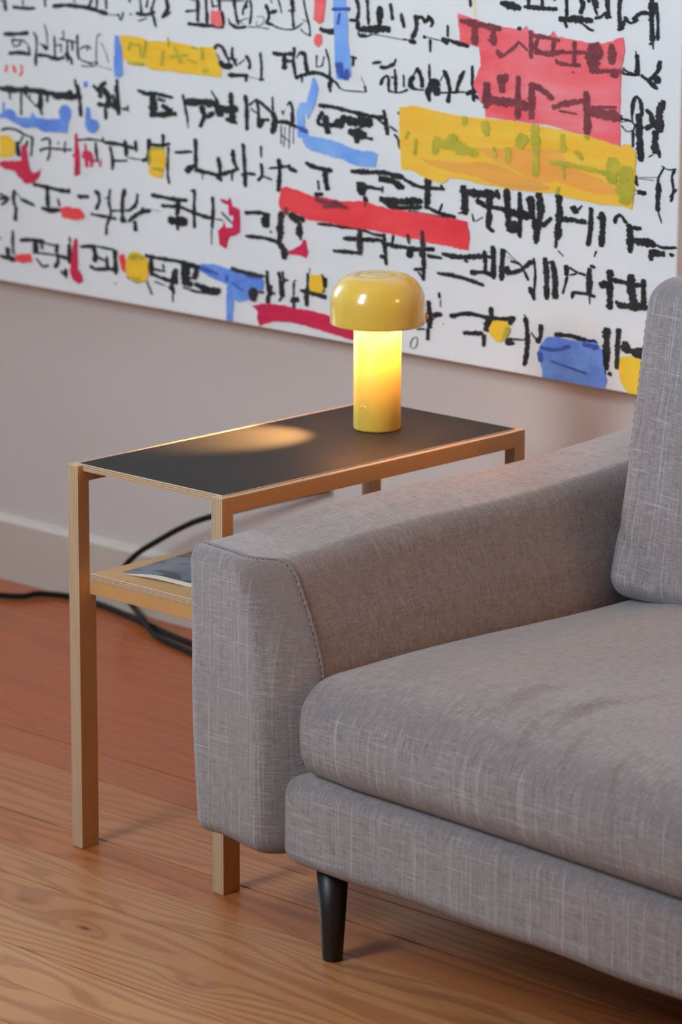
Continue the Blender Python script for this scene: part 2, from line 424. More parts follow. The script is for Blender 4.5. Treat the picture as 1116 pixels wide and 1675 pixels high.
# ================================================================== PAINTING
PX0, PZ0, PY = -1.2, 0.5025, 0.815
PAINT = """
g
i 55 339 900 344 862
i 25 317 896 332 887
g
i 55 378 876 425 875 482 878
i 25 426 901 425 879
g
i 40 527 910 530 886
g
i 65 564 891 637 898 714 897 769 891 810 885
i 45 742 924 728 900
i 40 766 926 762 895
i 35 804 928 807 898
i 20 659 920 666 907
i 55 762 891 803 882
i 15 810 882 864 884
i 30 858 888 871 870 881 894
g
i 40 909 937 912 926
i 35 912 892 919 888
i 40 956 938 962 895
i 35 990 941 983 915
i 40 1020 943 1003 905
i 60 939 894 986 894 1019 904
i 40 1012 894 1024 860
i 20 986 883 945 871
i 65 1069 946 1076 917 1052 890
i 30 1066 893 1090 909
g
i 65 333 788 387 792 448 800
i 30 372 775 379 754 408 761 412 776
i 30 368 773 430 775
i 20 422 774 447 764
i 60 356 729 407 735 457 734
i 35 473 804 486 781 481 700
i 50 482 738 480 705
i 40 447 759 454 736
g
i 25 524 832 534 804 536 766
i 75 515 767 536 757
i 20 497 773 519 765
i 60 493 734 529 735 578 729 613 737
i 35 569 799 571 736
i 30 600 776 599 752
i 25 572 769 600 776
i 30 611 819 611 791
i 30 593 792 635 790 670 786
i 40 628 787 627 726
i 35 649 789 652 761
i 75 620 749 645 732
i 45 645 737 648 718
g
i 40 674 810 676 753 683 735
i 25 684 768 719 780 739 772
i 30 722 780 718 766
i 20 781 820 764 811 759 769 759 736
i 25 680 737 725 729 766 734
i 20 690 717 738 718 766 730
i 20 718 728 745 721
i 15 781 794 801 768 814 736
i 10 766 723 835 714
g
r 45 345 692 339 670
r 45 376 692 384 671
r 35 412 697 416 676 404 663
P blue 844 821 862 822 876 778 879 704 865 694 841 696 839 752
P yellow 867 821 906 826 964 825 993 815 1050 818 1088 821 1163 817 1200 813 1270 820 1283 797 1293 765 1306 760 1302 730 1237 731 1134 730 1068 731 1001 730 982 740 915 738 881 752 876 779
g
o 36 916 808 906 781
o 36 915 801 954 801
o 36 954 804 963 765
o 43 983 813 973 766
o 50 905 742 973 744
o 29 1078 833 1083 804
o 43 1059 792 1049 746
o 43 1106 806 1134 759
o 36 1087 775 1163 787
o 43 1181 812 1200 810
o 43 1223 812 1228 779
o 72 1228 744 1246 748
o 36 1162 774 1200 764
g
i 35 1152 915 1195 920
i 55 1205 955 1204 889
i 25 1175 951 1205 950
i 60 1162 879 1220 879 1311 881
i 45 1240 957 1240 919
i 65 1243 919 1243 887
i 35 1263 957 1269 934
i 25 1269 939 1292 940
i 50 1295 961 1298 927
i 65 1308 924 1308 879
i 25 1285 956 1362 961 1400 963
P pink 1261 926 1301 927 1310 885 1285 878 1261 889
g
i 45 1356 965 1365 919 1375 892
i 50 1336 894 1368 883 1407 888
i 20 1333 907 1340 894
i 35 1413 967 1394 934 1394 921
i 35 1394 938 1413 949
i 35 1423 967 1429 941 1422 896
i 15 1375 901 1413 913
i 15 1368 910 1394 894
i 13 1451 920 1476 922 1479 904 1451 893 1451 907
i 15 1413 888 1463 890 1501 888
g
i 55 1489 958 1501 928 1492 905
i 50 1495 932 1532 943
i 25 1507 973 1514 964
i 25 1539 977 1548 953 1552 938
i 40 1489 905 1520 900
i 25 1520 898 1557 892 1601 895 1638 915
i 60 1594 979 1598 952
i 40 1595 952 1601 900
i 35 1579 947 1607 949
i 30 1588 969 1607 957
i 30 1641 982 1650 947 1665 904 1666 880
i 25 1629 897 1644 887 1669 880
i 20 1638 924 1653 921
P pink 1684 987 1732 990 1726 952 1723 926 1705 916 1681 927 1684 958
P pink 1693 888 1714 890 1715 864 1702 850 1687 857 1682 870
P lightblue 1759 993 1809 996 1818 931 1818 882 1827 832 1832 776 1801 765 1771 765 1766 840 1764 915
g
n 108 1784 810 1793 773
n 86 1818 794 1810 768
n 36 1787 954 1779 922
n 50 1757 963 1826 969
g
i 85 1708 903 1736 898 1784 901
g
i 55 1275 813 1285 825 1307 820 1326 794 1336 781
i 90 1297 778 1317 766 1349 769
i 45 1349 823 1349 796 1368 770
i 35 1336 790 1368 788
i 20 1285 800 1297 783
i 50 1406 803 1422 784 1419 765
i 65 1333 740 1368 743 1413 745
i 55 1406 742 1406 728
i 20 1374 775 1400 791
i 40 1465 816 1470 778 1468 742
i 50 1460 737 1479 739
i 10 1413 742 1460 739
g
i 60 1517 820 1551 818 1601 824
i 85 1564 813 1564 790 1561 777
i 50 1567 799 1601 802
i 50 1604 842 1601 802 1610 754
i 60 1629 829 1647 823 1650 797 1657 771
i 25 1626 831 1613 812
i 60 1610 754 1638 765 1681 775 1724 772 1761 757
i 35 1635 760 1635 743
i 25 1693 827 1693 792
i 25 1724 825 1715 798
i 20 1693 792 1718 798
i 30 1730 847 1745 805 1745 765
i 75 1749 756 1749 743
i 50 1742 752 1749 726
i 35 1767 758 1788 738
i 20 1776 745 1797 736 1839 735 1887 737
i 35 1884 754 1889 737
i 10 1869 779 1885 755
g
i 55 1850 998 1859 970 1854 940
i 60 1824 937 1854 935 1854 913
i 45 1892 1001 1897 930
i 90 1941 982 1940 930
i 110 1866 914 1913 918 1978 922
i 30 1860 914 1860 896 1884 894 1914 903
i 50 1863 895 1890 897
i 15 1914 903 1973 900 2043 895
i 50 1981 994 1987 966 1990 949
i 55 2022 969 2034 931
i 45 1830 833 1851 830
i 40 1839 830 1837 807
g
i 60 2077 968 2081 934 2064 903
i 70 2055 894 2078 893
i 55 2083 960 2101 965 2112 949
i 50 2101 965 2118 954 2129 967 2141 951 2135 940
i 40 2124 971 2144 956
i 25 2032 898 2055 896
g
i 50 2107 910 2116 909
i 18 2116 911 2170 904
i 40 2133 904 2134 870
i 35 2198 949 2199 917
i 110 2179 907 2199 904
i 65 2199 909 2239 901 2276 897
y 20 2296 1028 2297 979
i 35 2280 1026 2282 1005
g
i 40 1914 821 1947 827
i 60 1944 812 1968 813 1997 827
i 35 2003 840 1997 820
i 45 1945 762 1956 782 1974 788 1977 749
i 35 1986 787 1998 786
i 45 2000 810 2003 782 2004 747
i 30 1974 747 2016 746 2051 757
i 30 2034 797 2035 763
g
i 60 2085 821 2103 790 2103 768
i 85 2071 796 2059 778 2068 763
i 25 2085 819 2071 800
i 30 2068 761 2115 761
i 35 2131 835 2132 792
i 90 2137 793 2132 758
i 60 2123 761 2133 732
i 100 2149 794 2161 752
i 35 2161 795 2172 778
g
i 60 2186 822 2201 794 2210 764
i 60 2207 764 2202 734
i 30 2173 759 2207 762 2264 769
i 55 2260 826 2246 802 2233 766
i 25 2263 828 2252 811
i 15 2172 791 2183 809
g
i 45 2291 843 2292 805 2298 746
i 75 2270 765 2309 777 2321 774
i 60 2292 763 2332 753
P rose 2236 985 2297 974 2370 958 2425 959 2465 953 2488 968 2496 953 2567 946 2582 962 2594 948 2705 939 2758 940 2825 962 2832 928 2821 868 2820 769 2823 669 2766 675 2673 691 2564 705 2470 705 2342 706 2340 739 2325 744 2296 793 2324 847 2315 897 2246 907
g
m 93 2249 965 2305 960 2394 954
m 86 2301 960 2302 905
m 79 2366 958 2371 908
m 36 2350 921 2374 911
m 79 2383 893 2399 877
m 43 2399 877 2438 901 2461 923
m 36 2461 923 2493 902
i 50 2453 953 2465 962
m 57 2504 956 2507 882
m 57 2504 944 2559 942 2605 937
m 50 2535 947 2521 913 2544 900
m 72 2521 898 2575 899 2622 909
m 50 2590 942 2579 899
m 50 2622 906 2706 912
m 50 2659 938 2659 873
m 57 2599 877 2630 874 2680 875
m 179 2721 931 2726 867
m 57 2743 933 2752 910 2729 896
m 72 2724 934 2743 936
m 57 2715 863 2768 867 2828 872
m 93 2787 939 2790 889
m 108 2802 873 2798 855
m 29 2595 886 2599 874
m 29 2652 855 2659 855
g
m 108 2348 800 2349 758 2346 733
m 93 2396 825 2405 781
m 65 2420 830 2404 799
m 122 2337 757 2405 754 2453 755 2501 747
m 72 2461 828 2462 713
m 86 2511 814 2511 718
m 86 2515 808 2547 799 2586 778
m 79 2587 754 2640 771 2702 782
m 93 2703 806 2709 741 2709 694
m 29 2610 747 2672 744
m 143 2718 757 2763 752 2820 748
m 43 2717 766 2808 774
i 50 2333 757 2293 759
i 29 2820 745 2854 743
g
i 110 2394 1024 2461 1014
i 50 2493 1041 2491 1022
i 65 2477 1019 2538 1019 2592 1020
i 40 2540 1044 2540 1023
i 35 2586 1047 2583 1042
g
i 50 2626 1049 2627 1006
i 65 2677 1053 2683 1035 2675 1014
i 100 2603 994 2657 998 2716 998
i 40 2703 1055 2704 1046
i 85 2722 1056 2731 1034
i 40 2723 1033 2734 1014
i 35 2622 990 2628 973
i 35 2684 988 2706 975 2722 972
i 65 2767 1059 2771 1020 2766 1008
i 40 2726 1005 2747 1011 2763 1024
i 50 2763 1012 2781 1011
g
i 55 2811 1062 2809 1019 2814 983
i 60 2806 980 2824 988
i 40 2824 992 2831 1016
i 45 2828 1016 2847 1001 2873 1011
i 60 2857 1010 2883 1030 2909 1030
i 85 2918 1067 2922 1027
i 65 2917 1026 2924 958
i 40 2934 1060 2940 1016 2941 962
i 40 2914 950 2927 953
i 25 2924 954 2927 938
g
i 65 2873 918 2875 865
i 20 2868 928 2871 918
i 35 2827 880 2841 871 2877 865
i 30 2825 865 2872 863
i 40 2888 866 2909 856 2919 857
i 55 2919 857 2944 883 2951 908
i 100 2940 866 2945 851
i 65 2914 852 2943 834
i 45 2946 907 2956 906
g
i 50 2860 758 2864 792 2876 807 2890 790 2894 757
i 25 2859 763 2866 734 2892 737
i 90 2883 761 2887 716 2894 638
i 20 2824 726 2845 712 2866 718 2871 731
i 15 2823 735 2850 741
i 40 2866 714 2865 673
i 30 2821 745 2860 740
g
i 65 2909 775 2927 760 2931 736
i 100 2960 796 2951 762 2957 722
i 75 2965 804 2960 784
i 85 2908 726 2933 736 2965 731
i 90 2939 721 2943 664
i 50 2953 673 2957 653
i 20 2920 651 2936 659
g
i 30 2973 626 2956 599 2954 566
i 20 2965 631 2989 623 3014 628
i 35 3009 625 3000 604 3006 576
i 35 2880 596 2881 571
i 10 2886 592 2953 599
i 35 2881 576 2886 570
i 65 2956 584 2955 547 2955 510
i 20 2956 510 2970 478
i 35 3000 605 3006 572 2999 539
i 35 3016 574 2996 551
i 65 2887 552 2913 553
i 10 2886 589 2938 590
P bigyellow 2019 704 2069 714 2104 713 2156 707 2208 703 2265 699 2339 702 2434 705 2517 701 2594 697 2665 691 2718 688 2783 677 2825 669 2836 678 2857 678 2877 661 2877 608 2873 555 2869 502 2830 511 2766 506 2723 508 2642 512 2609 521 2521 516 2438 514 2393 517 2325 519 2257 525 2211 524 2188 505 2153 508 2106 518 2065 531 2030 528 2026 571 2020 636
P orange 2541 634 2617 641 2656 594 2743 578 2786 566 2834 554 2829 538 2744 533 2657 545 2603 552 2548 541 2470 567 2386 583 2301 619 2380 622 2452 634
P tan 2106 566 2181 569 2244 571 2324 579 2380 580 2446 565 2482 556 2576 540 2587 531 2521 518 2438 516 2381 524 2296 537 2210 542 2141 552
g
o 75 2270 700 2265 678
o 110 2342 691 2351 658
o 50 2087 621 2082 577
o 110 2169 633 2155 588
o 151 2186 617 2238 613 2312 603
o 151 2232 643 2209 615
o 85 2427 627 2428 589
o 50 2377 626 2383 597
o 40 2058 640 2046 617
i 35 2013 690 2022 684
i 30 1981 648 2011 635
i 35 1999 626 2014 614 2020 588
o 110 2525 699 2527 641
o 90 2530 641 2529 561
o 151 2485 666 2469 635
o 75 2624 683 2625 637
o 75 2671 642 2693 623
o 65 2580 604 2656 603 2742 597 2796 592
o 40 2626 596 2633 563
o 151 2800 633 2799 571
o 201 2848 613 2847 555 2843 522
o 85 2708 687 2708 681
o 60 2611 537 2609 520
g
i 100 310 617 353 616 455 622 540 620 597 618 646 631
i 35 310 615 346 618 360 585
i 40 411 614 409 541
i 30 426 610 482 572
i 85 501 612 500 569
i 50 500 569 507 550
i 25 482 582 507 552
i 45 533 615 532 591
i 90 561 612 632 616 674 622
i 85 671 655 681 613
i 60 681 618 687 561
i 40 661 673 667 645
i 35 554 626 582 612
i 20 454 608 447 593
P blue 323 573 334 574 333 549 355 556 381 549 388 532 453 536 464 556 478 540 545 539 592 546 585 567 600 587 624 591 645 577 643 557 630 537 623 503 594 503 516 498 481 507 423 502 373 514 336 525 307 520 308 535 322 539
P blue 704 669 720 671 720 656 709 651 701 655
P blue 712 592 726 593 734 558 763 554 770 536 749 515 721 515 704 534 708 549
g
i 75 800 675 772 654 778 626
i 55 744 661 765 644
i 100 792 655 813 624 805 600
i 75 764 606 792 604
i 75 848 669 854 623 856 581
i 75 812 615 846 599
i 65 798 595 799 562
i 50 833 640 840 608
i 40 874 599 898 603
i 30 898 613 900 594
i 40 826 630 806 647
i 50 851 688 851 651
g
i 60 943 663 983 655 1010 660 1096 653
i 125 1010 655 1009 604
i 85 996 593 1049 598 1109 606
i 100 1050 626 1089 611
i 50 1030 643 1063 641
g
i 45 1139 666 1143 648 1156 603 1159 585
i 110 1147 644 1219 650 1290 651
i 110 1219 636 1232 610
i 70 1232 610 1212 576
i 70 1231 605 1271 622
i 35 1259 688 1290 656
i 201 1297 643 1297 620
i 125 1303 634 1368 644
i 75 1342 688 1345 647 1348 602
i 100 1348 625 1355 602
i 65 1322 609 1367 601
i 20 1156 585 1162 567
g
i 65 1403 686 1409 648 1409 585
i 50 1450 679 1457 652 1457 598
i 35 1419 658 1450 679
i 25 1425 650 1450 638
i 55 1457 675 1501 652 1520 635
i 35 1515 691 1517 653
i 85 1514 648 1526 622 1514 585
i 50 1457 621 1501 622
i 65 1514 617 1570 622 1614 612
i 75 1476 618 1457 598
i 40 1576 672 1589 682 1598 656 1595 629
i 30 1554 654 1561 643
i 25 1557 648 1567 657
i 60 1595 651 1598 624
i 20 1551 611 1551 557
i 15 1567 608 1561 549
i 15 1586 614 1583 547
i 15 1601 607 1601 562
i 20 1551 584 1589 565
P lightblue 1678 762 1690 760 1703 735 1700 718 1691 686 1672 658 1660 639 1654 652 1645 655 1648 620 1666 590 1725 589 1796 582 1832 573 1874 566 1916 570 1937 563 1929 527 1875 521 1832 526 1796 537 1762 539 1700 547 1657 554 1642 570 1639 583 1620 582 1617 617 1614 653 1629 685 1654 687 1663 710 1666 719
g
n 75 1620 613 1657 603
g
i 60 1703 683 1755 683 1795 680 1831 676 1916 670 1957 670
i 60 1718 666 1700 634 1719 626
i 100 1731 654 1731 627 1740 606
i 100 1749 629 1795 638
i 125 1773 645 1795 629
i 100 1795 638 1807 661
i 151 1820 649 1856 648 1910 652
i 151 1826 618 1850 616 1886 611
i 55 1865 679 1862 644
i 100 1856 621 1853 590
i 50 1886 606 1916 605
i 65 1958 690 1966 662 1973 623
i 35 1936 664 1969 645
P yellow 306 469 350 471 378 452 381 428 362 404 326 398 304 396
g
i 40 313 484 350 493 394 489 422 480 462 474
i 40 462 474 453 415
i 75 389 453 395 410
i 35 415 474 400 449
i 40 436 462 432 442
P crimson 411 445 432 452 439 404 449 371 466 361 485 370 503 384 493 356 462 331 426 325 397 342 372 361 332 362 303 371 303 384 355 391 406 396
g
i 35 501 470 537 478 544 462
i 35 541 476 540 433 528 408
i 35 495 436 522 446 579 449 643 453
i 40 500 434 497 441
i 25 580 473 583 464
i 30 615 476 607 449
i 50 607 449 614 443
P crimson 658 502 670 508 675 465 681 442 680 380 654 372 656 430 644 433 657 447
g
c 75 695 448 720 450 733 437
c 40 706 478 705 430
c 60 706 444 712 407
c 45 730 447 733 409
c 35 775 437 771 413
c 75 692 438 747 429
g
i 35 671 486 734 494 790 493
i 45 752 487 755 454 761 426
i 40 783 504 790 490
i 60 790 490 859 490 927 484
i 65 883 504 889 476 889 457
i 50 930 508 933 476
i 55 817 479 827 442 826 409
i 40 830 437 892 443
i 20 892 453 980 452
i 50 960 450 980 457
g
i 60 991 518 988 485 984 448
i 35 980 457 998 514
i 60 994 502 1048 505
i 60 1052 538 1052 501
i 50 1048 505 1082 513
i 40 1075 503 1071 428 1077 391
P yellow 998 496 1061 492 1064 446 1047 405 1000 407 987 420 997 440
g
o 40 1007 431 1054 431
o 35 1001 491 1058 497
o 30 998 486 990 439
g
i 45 1102 489 1178 498
i 65 1192 537 1193 491 1194 440
i 90 1151 436 1185 458
i 65 1194 445 1250 441 1289 436
i 70 1289 491 1296 460 1296 432
i 75 1283 435 1302 424
i 60 1302 442 1347 456 1373 467
i 65 1351 520 1354 488 1367 467
i 25 1221 438 1222 420
i 35 1347 456 1347 428
g
i 60 1393 542 1399 488 1402 415
i 45 1386 450 1405 455 1444 456
i 35 1468 543 1469 509
i 50 1469 491 1472 459 1456 439
i 35 1475 455 1513 447
g
i 65 1542 511 1545 475 1539 416
i 30 1501 480 1539 486
i 40 1539 488 1583 493
i 65 1583 488 1614 482
i 40 1583 499 1586 493
g
i 70 1651 511 1694 501 1756 499
i 85 1728 494 1732 467 1738 441
i 40 1701 464 1704 437
i 75 1689 423 1719 426
P red 1551 427 1570 434 1614 429 1676 417 1726 418 1797 414 1833 418 1875 423 1930 417 1995 411 2055 413 2119 413 2177 409 2235 411 2281 407 2290 369 2287 327 2254 326 2213 330 2155 330 2097 336 2038 336 1966 342 1918 343 1858 341 1797 343 1726 346 1664 344 1620 357 1589 363 1551 361 1542 381
g
m 85 1695 410 1738 404 1797 403
m 50 1726 391 1787 398
m 65 1797 399 1821 397
m 40 1890 418 1891 409
g
i 65 1402 338 1475 345
i 151 1488 343 1488 307
i 30 1507 295 1510 289
i 60 1405 268 1475 271 1532 266
i 100 1532 266 1561 246 1564 219
i 100 1551 355 1548 313 1545 267
g
m 60 1576 371 1570 352
i 115 1589 354 1620 335
i 100 1627 331 1624 294
i 75 1608 352 1645 340
i 35 1624 294 1633 282
P crimson 1577 239 1621 262 1633 266 1642 287 1655 284 1664 249 1655 230 1633 236 1595 234
g
i 65 999 349 1084 346 1124 346 1154 349
i 60 1043 321 1084 323 1124 325 1164 318
i 75 1117 341 1110 298
i 151 1077 280 1150 283
i 50 1113 275 1113 254
i 60 1164 318 1216 309 1269 306
i 50 1177 382 1187 371 1184 329 1186 269
i 55 1263 370 1266 338 1262 277
i 20 1262 305 1308 305
i 20 1259 272 1259 226
i 30 1302 328 1347 300
i 35 1171 379 1191 383
P crimson 1298 369 1328 365 1341 378 1350 351 1379 345 1382 309 1382 277 1360 265 1337 260 1321 221 1295 230 1288 271 1308 287 1314 304 1321 284 1350 287 1353 324 1334 322 1331 354 1302 360
g
i 60 300 264 337 271
i 40 301 279 344 269 307 245
i 60 371 299 366 266 377 243
i 65 377 243 372 203
i 20 378 292 403 275
i 60 403 273 464 260
g
i 65 462 327 534 323 626 320
i 40 626 330 629 316
i 75 526 322 527 293 529 264
i 80 500 256 539 253 582 258
i 40 576 293 582 270
P red 586 265 618 273 681 273 699 258 695 243 653 234 596 235
g
i 65 668 310 717 314
i 60 756 336 766 308 751 278
i 60 746 335 763 327
i 45 815 347 809 308 817 271 799 236 795 204
i 50 727 261 786 260 841 259
i 30 794 316 808 322
g
i 65 880 354 870 314 869 262
i 100 869 267 876 253
i 50 938 345 928 311 897 289
i 50 883 290 904 290
i 35 821 281 869 288
i 60 896 256 938 284 992 301
i 75 924 259 927 231
i 35 938 284 965 306
i 10 992 304 1039 302
g
i 35 297 136 303 139
i 50 360 168 359 128 362 94
i 85 333 110 339 82 369 75
i 60 295 81 332 76
P red 373 95 446 104 453 80 405 70 369 73
g
i 70 396 142 458 149 508 150
i 100 465 145 468 111
i 50 494 143 501 125
i 35 508 145 576 143
i 75 569 147 565 122
i 35 453 109 515 112 565 113
i 40 471 92 499 71 528 77
i 60 569 118 572 94 557 73
i 60 572 113 615 109
i 75 626 154 625 95
i 65 607 74 606 54
i 35 627 178 630 159
i 40 585 66 613 45
P crimson 655 179 665 176 665 81 684 64 687 45 669 34 641 44 628 67 635 107 642 151
g
i 65 679 153 728 161
i 85 735 164 745 134 741 114
i 40 749 163 832 161
i 75 836 159 835 121 838 87
i 60 720 97 748 91 811 99 838 95
i 55 797 135 800 100
i 40 756 128 797 121
i 15 831 53 841 59
P red 853 147 877 154 884 126 885 93 863 105
P yellow 908 163 936 168 963 157 983 147 984 110 975 80 941 69 900 80 883 93 884 131
g
o 75 901 145 936 154 963 150
o 75 914 82 948 82
g
i 35 887 84 934 70
i 60 970 160 1010 158 1111 158 1191 155
i 75 997 154 996 102
i 45 1003 121 1057 121
i 65 996 106 1043 98 1111 92
i 40 1047 141 1051 127
i 125 1098 123 1097 90
i 60 1084 88 1094 57
i 25 1090 56 1090 30
i 35 975 80 999 42
i 25 1010 84 1057 76
i 30 1070 77 1084 65
i 75 1104 133 1101 114
i 60 1135 151 1208 153
i 151 1145 148 1148 92
i 100 1195 149 1188 120
i 40 1155 114 1195 114
i 90 1135 95 1175 95
i 100 1188 97 1234 88 1294 91
i 40 1135 81 1201 75 1287 78
i 50 1175 147 1202 150
P blue 1212 163 1268 169 1314 163 1353 158 1398 157 1469 156 1481 141 1475 113 1449 110 1423 79 1378 66 1355 70 1349 4 1323 1 1323 80 1326 113 1287 120 1241 131 1208 141
g
n 50 1215 151 1287 141
n 40 1326 141 1326 123
n 50 1411 151 1469 151
n 30 1346 120 1398 103
g
k 65 1346 164 1398 159 1481 157
k 125 1440 113 1436 80
i 35 1456 106 1481 107
g
i 55 1493 173 1494 143 1500 116
i 110 1504 130 1504 103
i 75 1497 97 1497 79
i 40 1507 112 1526 110
g
i 50 1542 176 1548 140 1551 104
i 40 1558 180 1561 142
i 50 1558 155 1580 156
i 65 1554 150 1558 105
i 35 1542 89 1554 102
g
i 40 1603 152 1603 115
i 85 1592 95 1621 106
i 50 1602 110 1605 74
i 20 1602 156 1614 160
g
i 50 1661 186 1659 136
i 85 1633 132 1671 132
i 75 1655 130 1657 90
i 85 1671 132 1733 124
i 50 1733 181 1733 154
i 60 1717 188 1723 139
i 15 1667 203 1670 189
P yellow 1674 186 1717 188 1727 148 1717 134 1671 137 1666 159
P crimson 1430 61 1468 73 1507 78 1551 79 1614 77 1690 78 1742 73 1776 71 1848 66 1887 60 1848 12 1777 18 1715 24 1652 30 1589 33 1526 27 1462 5 1452 27 1456 46
g
i 151 1872 473 1875 443
i 55 1887 466 1953 464
i 75 1887 435 1891 420
i 35 1956 473 1956 456
g
i 75 1833 504 1905 509 1965 513 2036 507
i 100 1944 494 1989 492 2036 477
i 35 1989 503 2030 503
i 55 2036 503 2095 487 2188 490
i 40 2179 500 2191 486
i 85 2130 517 2130 465 2128 434
i 110 1948 433 2007 434 2107 447
i 65 1978 418 2037 420 2107 430
i 65 1947 441 1977 422
i 60 2119 433 2177 420 2235 415
i 35 2186 447 2172 421
i 15 2055 415 2178 411 2276 406
g
i 45 1699 337 1760 339 1797 338 1864 341 1918 332 1966 331
i 65 1803 306 1870 311 1955 318
k 80 1870 340 1871 268
i 60 1764 265 1798 267 1834 269 1871 271
i 55 1963 337 1967 297 1973 249
i 65 1949 271 1970 267
i 65 1955 309 2008 307 2097 308 2156 315
i 40 1999 336 1994 300
k 40 2058 347 2062 321
i 100 2062 299 2065 282
k 60 2114 362 2115 310
i 60 2115 310 2118 271 2116 222
i 100 2112 301 2115 288
i 50 2080 248 2110 252
i 40 2098 242 2119 222
g
i 55 2132 294 2185 292
i 75 2188 305 2249 303 2340 316
i 50 2272 297 2283 294
i 50 2340 316 2385 317
i 60 2345 332 2349 298 2349 272
i 70 2376 348 2380 306 2381 258
i 70 2413 344 2411 305 2409 257
i 70 2295 265 2346 271 2386 267
i 100 2425 294 2437 278
i 10 2419 345 2464 316
g
i 60 2171 248 2226 248 2272 245 2319 238 2344 234
g
i 100 2263 505 2269 471 2272 428
i 35 2247 427 2269 432
i 125 2286 490 2337 491 2382 495
i 60 2387 507 2396 484
i 85 2314 471 2349 457
i 85 2360 489 2360 442 2358 398
i 50 2358 398 2378 390
i 25 2298 431 2304 410
i 15 2310 410 2338 426
g
i 85 2424 513 2428 462 2434 398
i 75 2371 458 2428 455 2448 451
i 125 2439 452 2473 447 2523 450
i 65 2471 509 2473 454 2474 385
i 201 2445 421 2451 400
i 110 2510 500 2517 450
i 100 2538 516 2547 474 2545 444
i 151 2534 439 2535 409
i 85 2535 409 2533 375
i 65 2556 424 2586 451
g
i 90 2610 519 2615 473 2611 422 2609 396
i 40 2607 396 2604 370
i 25 2613 363 2632 350
i 75 2622 451 2660 453 2708 452
i 110 2664 489 2673 475
i 35 2681 484 2694 496
g
i 65 2726 493 2726 443 2721 396
i 65 2713 393 2723 394
i 80 2764 485 2768 443 2764 393
i 40 2748 469 2762 472
i 25 2748 378 2741 361
g
i 50 2810 461 2815 478 2831 484 2850 465
i 85 2860 462 2864 425 2865 388
i 60 2869 455 2900 456
i 110 2875 420 2906 421 2948 418
i 40 2948 418 2980 413 3021 418
i 100 2933 395 2980 397
i 75 2934 387 2937 375
i 60 3001 399 3012 396
g
i 60 2437 279 2476 292 2520 323
i 35 2442 314 2476 309 2496 286 2507 268
i 35 2525 332 2532 294 2528 216
i 60 2513 249 2531 217
i 10 2430 325 2476 313
g
i 75 2567 337 2573 282 2575 224
i 80 2592 331 2604 286 2605 230
i 40 2570 324 2597 330
g
i 75 2644 325 2644 299
i 35 2647 295 2632 246
i 35 2655 322 2680 312 2712 307
i 25 2655 300 2680 308
i 80 2725 326 2725 258
i 50 2728 334 2744 332
i 50 2665 238 2670 253 2708 256 2746 252
i 20 2727 254 2728 229
g
i 85 2797 330 2798 275 2798 225
i 100 2764 286 2793 294
i 75 2804 306 2857 304
i 95 2870 326 2874 285 2880 248
i 50 2862 321 2863 275
i 60 2878 300 2921 303
i 65 2912 319 2916 252
i 100 2827 239 2880 241 2928 245
i 50 2821 249 2832 237
g
i 65 2501 161 2508 110 2506 67 2498 27
i 20 2495 171 2507 153
i 65 2556 149 2555 116 2544 98
i 30 2521 123 2541 106
i 20 2457 97 2497 100
g
i 65 2607 128 2668 133 2706 128 2755 126
P blue 2580 118 2613 124 2668 121 2755 126 2777 108 2781 70 2795 25 2785 2 2726 2 2649 2 2566 1 2565 23 2557 43 2550 81 2558 95
g
n 50 2558 87 2614 88 2663 105
n 75 2712 116 2761 114
n 75 2556 73 2559 48
n 30 2598 53 2725 36
g
i 100 2790 169 2790 114 2788 58
i 35 2786 58 2785 36
i 75 2800 47 2808 44
g
i 65 2832 174 2828 119 2829 64
i 125 2854 139 2857 118
i 100 2857 118 2894 119 2931 124
i 100 2884 113 2932 107
P yellow 2839 97 2874 106 2916 99 2937 95 2955 43 2951 1 2871 2 2855 16 2838 44
g
i 75 2136 163 2143 124
i 100 2140 128 2143 89
i 60 2137 84 2135 52
i 85 2157 126 2186 132
i 30 2093 76 2123 82
i 35 2177 193 2179 178
i 15 2183 174 2183 152
i 20 2194 105 2196 105
i 13 2082 50 2096 52 2091 24 2070 21 2073 40 2082 50
g
i 65 2221 130 2273 145 2319 147 2365 144 2416 148 2461 156
i 60 2372 175 2375 150
i 125 2365 140 2357 108
i 55 2349 94 2347 61
i 85 2450 155 2445 137
i 65 2271 90 2343 97
i 125 2440 93 2446 81
i 20 2457 95 2502 99
P yellow 2382 140 2433 144 2445 128 2442 111 2423 95 2417 83 2395 80 2372 97 2366 114
g
o 75 2439 127 2426 95
"""
def mat_paint(name, c1, c2, streak=(14, 60), rough=0.55, bias=0.5):
    t = NT(name); c = t.coord()
    n = t.noise(t.mapping(c, (streak[0], 1, streak[1])), 1.0, 4, 0.6, 0.5); n2 = t.noise(c, 7.0, 2)
    f = t.ramp(t.math('ADD', t.math('MULTIPLY', n, 0.7), t.math('MULTIPLY', n2, 0.3)), [(bias - 0.16, 0.0), (bias + 0.16, 1.0)])
    t.color(t.mix(f, c1, c2)); t.set(Roughness=rough); t.bump(n, 0.15, 0.0006); return t.m
